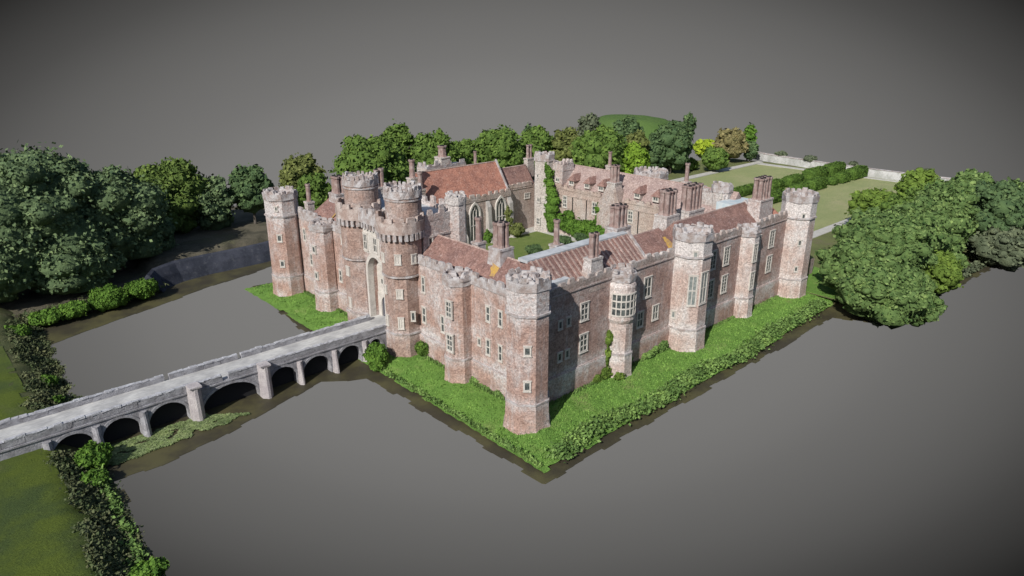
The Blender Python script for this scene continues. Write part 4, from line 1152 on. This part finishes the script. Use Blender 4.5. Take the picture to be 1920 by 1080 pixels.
for x, y, r, lab in ((200.8, 72, 2.2, "pale climbing shrub topping the white wall at its left part"), (199.0, 60, 2.6, "straggly shrub over the middle of the white wall"), (198.6, 44.5, 1.6, "small shrub over the wall right behind the hedges"), (198.5, 22, 3.0, "ragged shrub over the right part of the white wall")):
    shrub(x, y, r, 2.0, 'grey', lab, z0=2.2, name="wall_shrub", leaf=.42, dens=.7)

# stone fragment wall beside the far right corner tower
mb = MB(); mb.box(73.5, 81, 2.4, 2.9, -.5, 3.2); mb.box(73.4, 74.0, 2.3, 3.0, 3.2, 3.9)
o = mb.build("ruined_wall", BRG, None, jit=.25); tag(o, "short broken stone wall half hidden by the thicket beside the corner tower", "wall")

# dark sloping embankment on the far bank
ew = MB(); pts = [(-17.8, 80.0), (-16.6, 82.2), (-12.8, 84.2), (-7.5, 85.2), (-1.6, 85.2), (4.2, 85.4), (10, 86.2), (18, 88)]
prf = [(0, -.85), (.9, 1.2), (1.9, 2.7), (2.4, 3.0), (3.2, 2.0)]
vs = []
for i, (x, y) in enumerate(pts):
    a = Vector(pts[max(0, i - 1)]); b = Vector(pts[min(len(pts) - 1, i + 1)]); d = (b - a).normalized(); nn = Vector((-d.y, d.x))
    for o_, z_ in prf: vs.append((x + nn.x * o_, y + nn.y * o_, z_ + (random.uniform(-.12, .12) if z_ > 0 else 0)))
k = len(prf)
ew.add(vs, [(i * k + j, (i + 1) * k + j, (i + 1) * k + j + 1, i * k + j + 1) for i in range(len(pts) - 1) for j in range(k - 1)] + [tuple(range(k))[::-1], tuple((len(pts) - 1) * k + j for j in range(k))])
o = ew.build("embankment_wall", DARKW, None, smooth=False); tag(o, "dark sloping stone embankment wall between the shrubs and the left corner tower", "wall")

# ------------------------------------------------------------------ BRIDGE
br = empty("stone_bridge", "long grey stone and brick arched bridge crossing the moat to the gatehouse", "bridge", loc=(-25, 31.5, -.8))
Y0, Y1 = 28.9, 34.1
ARCH = [(-4.8, -2.4, 2.0, .4), (-9.8, -5.9, 2.2, .2), (-15.2, -10.9, 2.2, .1), (-20.0, -16.0, 2.15, .1), (-28.8, -21.4, 2.15, -.5), (-35.1, -30.4, 2.2, -.1), (-40.1, -35.9, 2.15, .0), (-44.9, -40.9, 2.05, .3)]
poly = [(-66, -1.0)]
for a, b, zt_, zs_ in sorted(ARCH):
    poly.append((a, -1.0)); n = 12
    for i in range(n + 1):
        th_ = pi * i / n; poly.append(((a + b) / 2 - (b - a) / 2 * cos(th_), zs_ + (zt_ + .25 - zs_) * sin(th_) ** .9))
    poly.append((b, -1.0))
poly += [(.9, -1.0), (.9, 3.05), (-66, 3.05)]
tri = tessellate_polygon([[Vector((p_[0], p_[1], 0)) for p_ in poly]])
mb = MB(); N = len(poly)
mb.add([(p_[0], Y0, p_[1]) for p_ in poly] + [(p_[0], Y1, p_[1]) for p_ in poly],
       [tuple(t_) for t_ in tri] + [tuple(N + q for q in t_[::-1]) for t_ in tri] + [(i, N + i, N + (i + 1) % N, (i + 1) % N) for i in range(N)])
o = under(mb.build("arched_body", STONE, br), br)
mb = MB(); mb.box(-66, .9, Y0 + .35, Y1 - .35, 3.0, 3.12); mb.box(.9, 3.0, 30.4, 35.2, 2.3, 3.12); mb.box(-2.2, .9, Y1 - .4, 36.3, 1.5, 3.115)
under(mb.build("roadway", DECK, br), br)
def bridge_parapet(y, gaps, label):
    xs = [-66.0]
    for a, b in sorted(gaps): xs += [a, b]
    xs.append(-1.3)
    for k in range(0, len(xs), 2):
        par, cop = MB(), MB(); x = xs[k]
        while x < xs[k + 1] - .05:
            xe = min(x + random.uniform(1.6, 2.6), xs[k + 1])
            hh = .76 * random.uniform(.90, 1.06)
            par.box(x, xe - .004, y - .22 + random.uniform(-.01, .01), y + .22 + random.uniform(-.01, .01), 3.06, 3.06 + hh); x = xe
        x = xs[k]
        while x < xs[k + 1] - .05:
            xe = min(x + random.uniform(.5, 1.1), xs[k + 1])
            cop.box(x, xe - .01, y - .24 - random.uniform(0, .03), y + .24 + random.uniform(0, .03), 3.76, 3.80 + random.uniform(.04, .18)); x = xe
        o = under(par.build("parapet", STONE, br, jit=.035), br); o['label'] = label
        cop.build("coping", COPE, o, jit=.05)
bridge_parapet(Y0 + .2, [(-25.9, -25.1)], "near parapet with a broken notch")
bridge_parapet(Y1 - .2, [(-22.0, -21.5), (-31.4, -30.8)], "far parapet with small gaps")
mb = MB(); mb.box(-66, .8, Y0 - .14, Y0, 2.78, 2.98); under(mb.build("string_course", STONE, br), br)
# arch rings
mb = MB()
for a, b, zt_, zs_ in ARCH:
    n = 12; vs = []
    for i in range(n + 1):
        th_ = pi * i / n
        for k_, yy in ((0, Y0 - .1), (.32, Y0 - .1), (.32, Y0 + .05), (0, Y0 + .05)):
            vs.append(((a + b) / 2 - ((b - a) / 2 + k_) * cos(th_), yy, zs_ + (zt_ + .25 - zs_ + k_) * sin(th_) ** .9))
    mb.add(vs, [(4 * i + j, 4 * i + (j + 1) % 4, 4 * i + 4 + (j + 1) % 4, 4 * i + 4 + j) for i in range(n) for j in range(4)] + [(3, 2, 1, 0), tuple(4 * n + j for j in range(4))])
under(mb.build("arch_ring", STONE, br), br)
for a, b, zt_, zs_ in ARCH:   # near-black wall added in each vault to stand for its deep shade
    mb = MB(); mb.box(a - .1, b + .1, Y0 + 1.2, Y0 + 1.7, -.95, zt_ + .5); under(mb.build("vault_shade_infill", VOID, br), br)
def cutwater(x, w, dpt, ztop, mat, big=False):
    mb = MB(); n = 5
    base = [(x - w / 2, Y0 + .02), (x - w / 2 + (0 if big else 0), Y0 - dpt * .55), (x - w * .12, Y0 - dpt), (x + w * .12, Y0 - dpt), (x + w / 2, Y0 - dpt * .55), (x + w / 2, Y0 + .02)]
    k_ = .9 if big else .45
    top = [(x + (p_[0] - x) * .92, Y0 + .02 + (p_[1] - Y0 - .02) * k_) for p_ in base]
    m_ = len(base)
    mb.add([(*p_, -.95) for p_ in base] + [(*p_, ztop) for p_ in top], [tuple(range(m_)), tuple(range(2 * m_ - 1, m_ - 1, -1))] + [(i, m_ + i, m_ + (i + 1) % m_, (i + 1) % m_) for i in range(m_)])
    if big: mb.obox((x, Y0 - dpt * .4, ztop + .08), 0, w * .5, w * .46, .12)
    under(mb.build("pier", mat, br, jit=.03), br)
cutwater(-20.7, 1.5, 1.5, 3.8, PIER, True); cutwater(-29.6, 1.6, 1.5, 3.75, PIER, True)
for x in (-5.4, -10.3, -15.6): cutwater(x, .8, 1.0, 2.5, PIER)
for x in (-35.5, -40.5, -45.3): cutwater(x, .9, 1.2, 2.4, STONE)

# ------------------------------------------------------------------ stuff: lily pads, grass, bank scrub
def scatter(name, P, nrm_up, size, mat, kind='stuff', tall=None, label=None, cat=None):
    n = len(P); r = rng.random(n) * 2 * pi; s = size * rng.uniform(.6, 1.35, n)
    u = np.stack([np.cos(r), np.sin(r), np.zeros(n)], 1)
    if tall is None:
        v = np.stack([-np.sin(r), np.cos(r), np.zeros(n)], 1)
        t1 = rng.normal(scale=.12, size=n); u[:, 2] = t1; v[:, 2] = rng.normal(scale=.12, size=n)
        Q = np.stack([P - u * s[:, None], P - v * s[:, None], P + u * s[:, None], P + v * s[:, None]], 1).reshape(-1, 3); F = np.arange(4 * n).reshape(-1, 4)
    else:
        h = tall * rng.uniform(.5, 1.3, n); lean = rng.normal(scale=.35, size=(n, 2)) * h[:, None]
        top = P + np.concatenate([lean, h[:, None]], 1)
        Q = np.stack([P - u * s[:, None], P + u * s[:, None], top], 1).reshape(-1, 3); F = np.arange(3 * n).reshape(-1, 3)
    o = fastmesh(name, Q, F, mat, np.clip(rng.normal(.5, .28, n), 0, 1)); tag(o, label, cat, kind=kind); return o
# lily pads on the water by the bridge
P = []
while len(P) < 6500:
    x = random.uniform(-41, -24.5); y = random.uniform(22.0, 29.4)
    lo = 24.3 + .06 * (x + 41) + .8 * noise.noise(Vector((x * .6, 0, 0))); 
    if y < lo or y > 29 or (x > -28.5 and y > 25.6 + (x + 24.5) * -.7): continue
    if noise.noise(Vector((x * .5, y * .9, 8))) < -.35: continue
    P.append((x, y, -.70 + random.uniform(-.02, .10)))
scatter("lily_pads", np.array(P), True, .17, LM['lily'])
# grass on the island
def pts_on(n, x0, x1, y0, y1, test, hf):
    out = []
    while len(out) < n:
        x = random.uniform(x0, x1); y = random.uniform(y0, y1)
        if test(x, y): out.append((x, y, hf(x, y) - .02))
    return np.array(out)
outside = lambda x, y: not (x > 1.3 and y > .9)
G1 = pts_on(13000, -5, 70, -8, .9, lambda x, y: isl_d(x, y) > .1, isl_h)
G2 = pts_on(6000, -5, 1.3, -8, 76, lambda x, y: isl_d(x, y) > .1, isl_h)
scatter("grass", np.concatenate([G1, G2]), True, .10, LM['blade'], tall=.22)
G3 = pts_on(2600, -4, 1.3, .9, 62, lambda x, y: x > .6 and isl_d(x, y) > .1, isl_h)
G4 = pts_on(3000, 2, 66, .2, .95, lambda x, y: True, isl_h)
scatter("rough_grass", np.concatenate([G3, G4]), True, .12, LM['bank'], tall=.45)
# ragged growth along the island's water edges
def band(n, fn, a, b, size, mat, name, h0=.5):
    P = []
    for i in range(n):
        u = random.uniform(a, b); x, y, z, w = fn(u)
        P.append((x + random.gauss(0, w * .5), y + random.gauss(0, w * .5), z + abs(random.gauss(0, h0))))
    P = np.array(P); cnt = len(P)
    n_ = rng.normal(size=(cnt, 3)); n_[:, 2] = abs(n_[:, 2]) + .4; n_ /= np.linalg.norm(n_, axis=1)[:, None]
    r = rng.normal(size=(cnt, 3)); u_ = np.cross(n_, r); u_ /= np.linalg.norm(u_, axis=1)[:, None]; v_ = np.cross(n_, u_)
    s = size * rng.uniform(.5, 1.3, cnt)[:, None]
    Q = np.stack([P - u_ * s, P - v_ * s * .6, P + u_ * s, P + v_ * s * .6], 1).reshape(-1, 3)
    tone = .45 + .3 * np.sin(P[:, 0] * .9) * np.cos(P[:, 1] * .8) + rng.normal(scale=.25, size=cnt)
    o = fastmesh(name, Q, np.arange(cnt * 4).reshape(-1, 4), mat, np.clip(tone, 0, 1)); tag(o, kind='stuff'); return o
def hump(u): return .35 + .65 * max(0, noise.noise(Vector((u * .22, 7, 0))) + .45)
band(15000, lambda u: (u, -7.5 + .5 * sin(u * .3) + (1.1 * sst(43, 58, u)), -.50 + .35 * hump(u), 1.25), -3, 66, .24, LM['bank'], "bank_vegetation", .34)
band(2500, lambda u: (-5.5, u, -.6, .3), -8, 24, .2, LM['bank'], "bank_vegetation", .25)
def nbf(y0):
    def f(u):
        d = random.uniform(.1, 4.4 + 2.2 * noise.noise(Vector((0, u * .25, 3)))); x = nb_edge(u) - d + .4
        q = noise.noise(Vector((x * .7, u * .45, 6))); return (x, u, nb_h(x, u) - .12 + (.45 * q if q > 0 else 0), .5)
    return f
band(30000, nbf(0), -34, 27.5, .20, LM['scrub'], "bank_scrub", .16)
band(5000, lambda u: (nb_edge(u) - random.uniform(.3, 3.5) if noise.noise(Vector((u * .5, 2, 2))) > .0 else nb_edge(u) - .4, u, nb_h(nb_edge(u) - 1.5, u) - .3, .5), -34, 27.5, .22, LM['bank'], "bank_vegetation", .35)
band(30000, nbf(0), 35, 78, .20, LM['scrub'], "bank_scrub", .18)
band(7000, lambda u: (u, lb_in(u, 0) + 2.5, .2, 2.2), -60, -17, .3, LM['scrub'], "bank_scrub", .25)
band(3500, lambda u: (u, -16.6 - 0.03 * (u - 66), -.6, 1.0), 64, 124, .35, LM['grey'], "bank_vegetation", .4)
band(2500, lambda u: (74 + 3 * random.random(), u, .1, .5), 3, 14, .35, LM['scrub'], "bank_vegetation", .4)
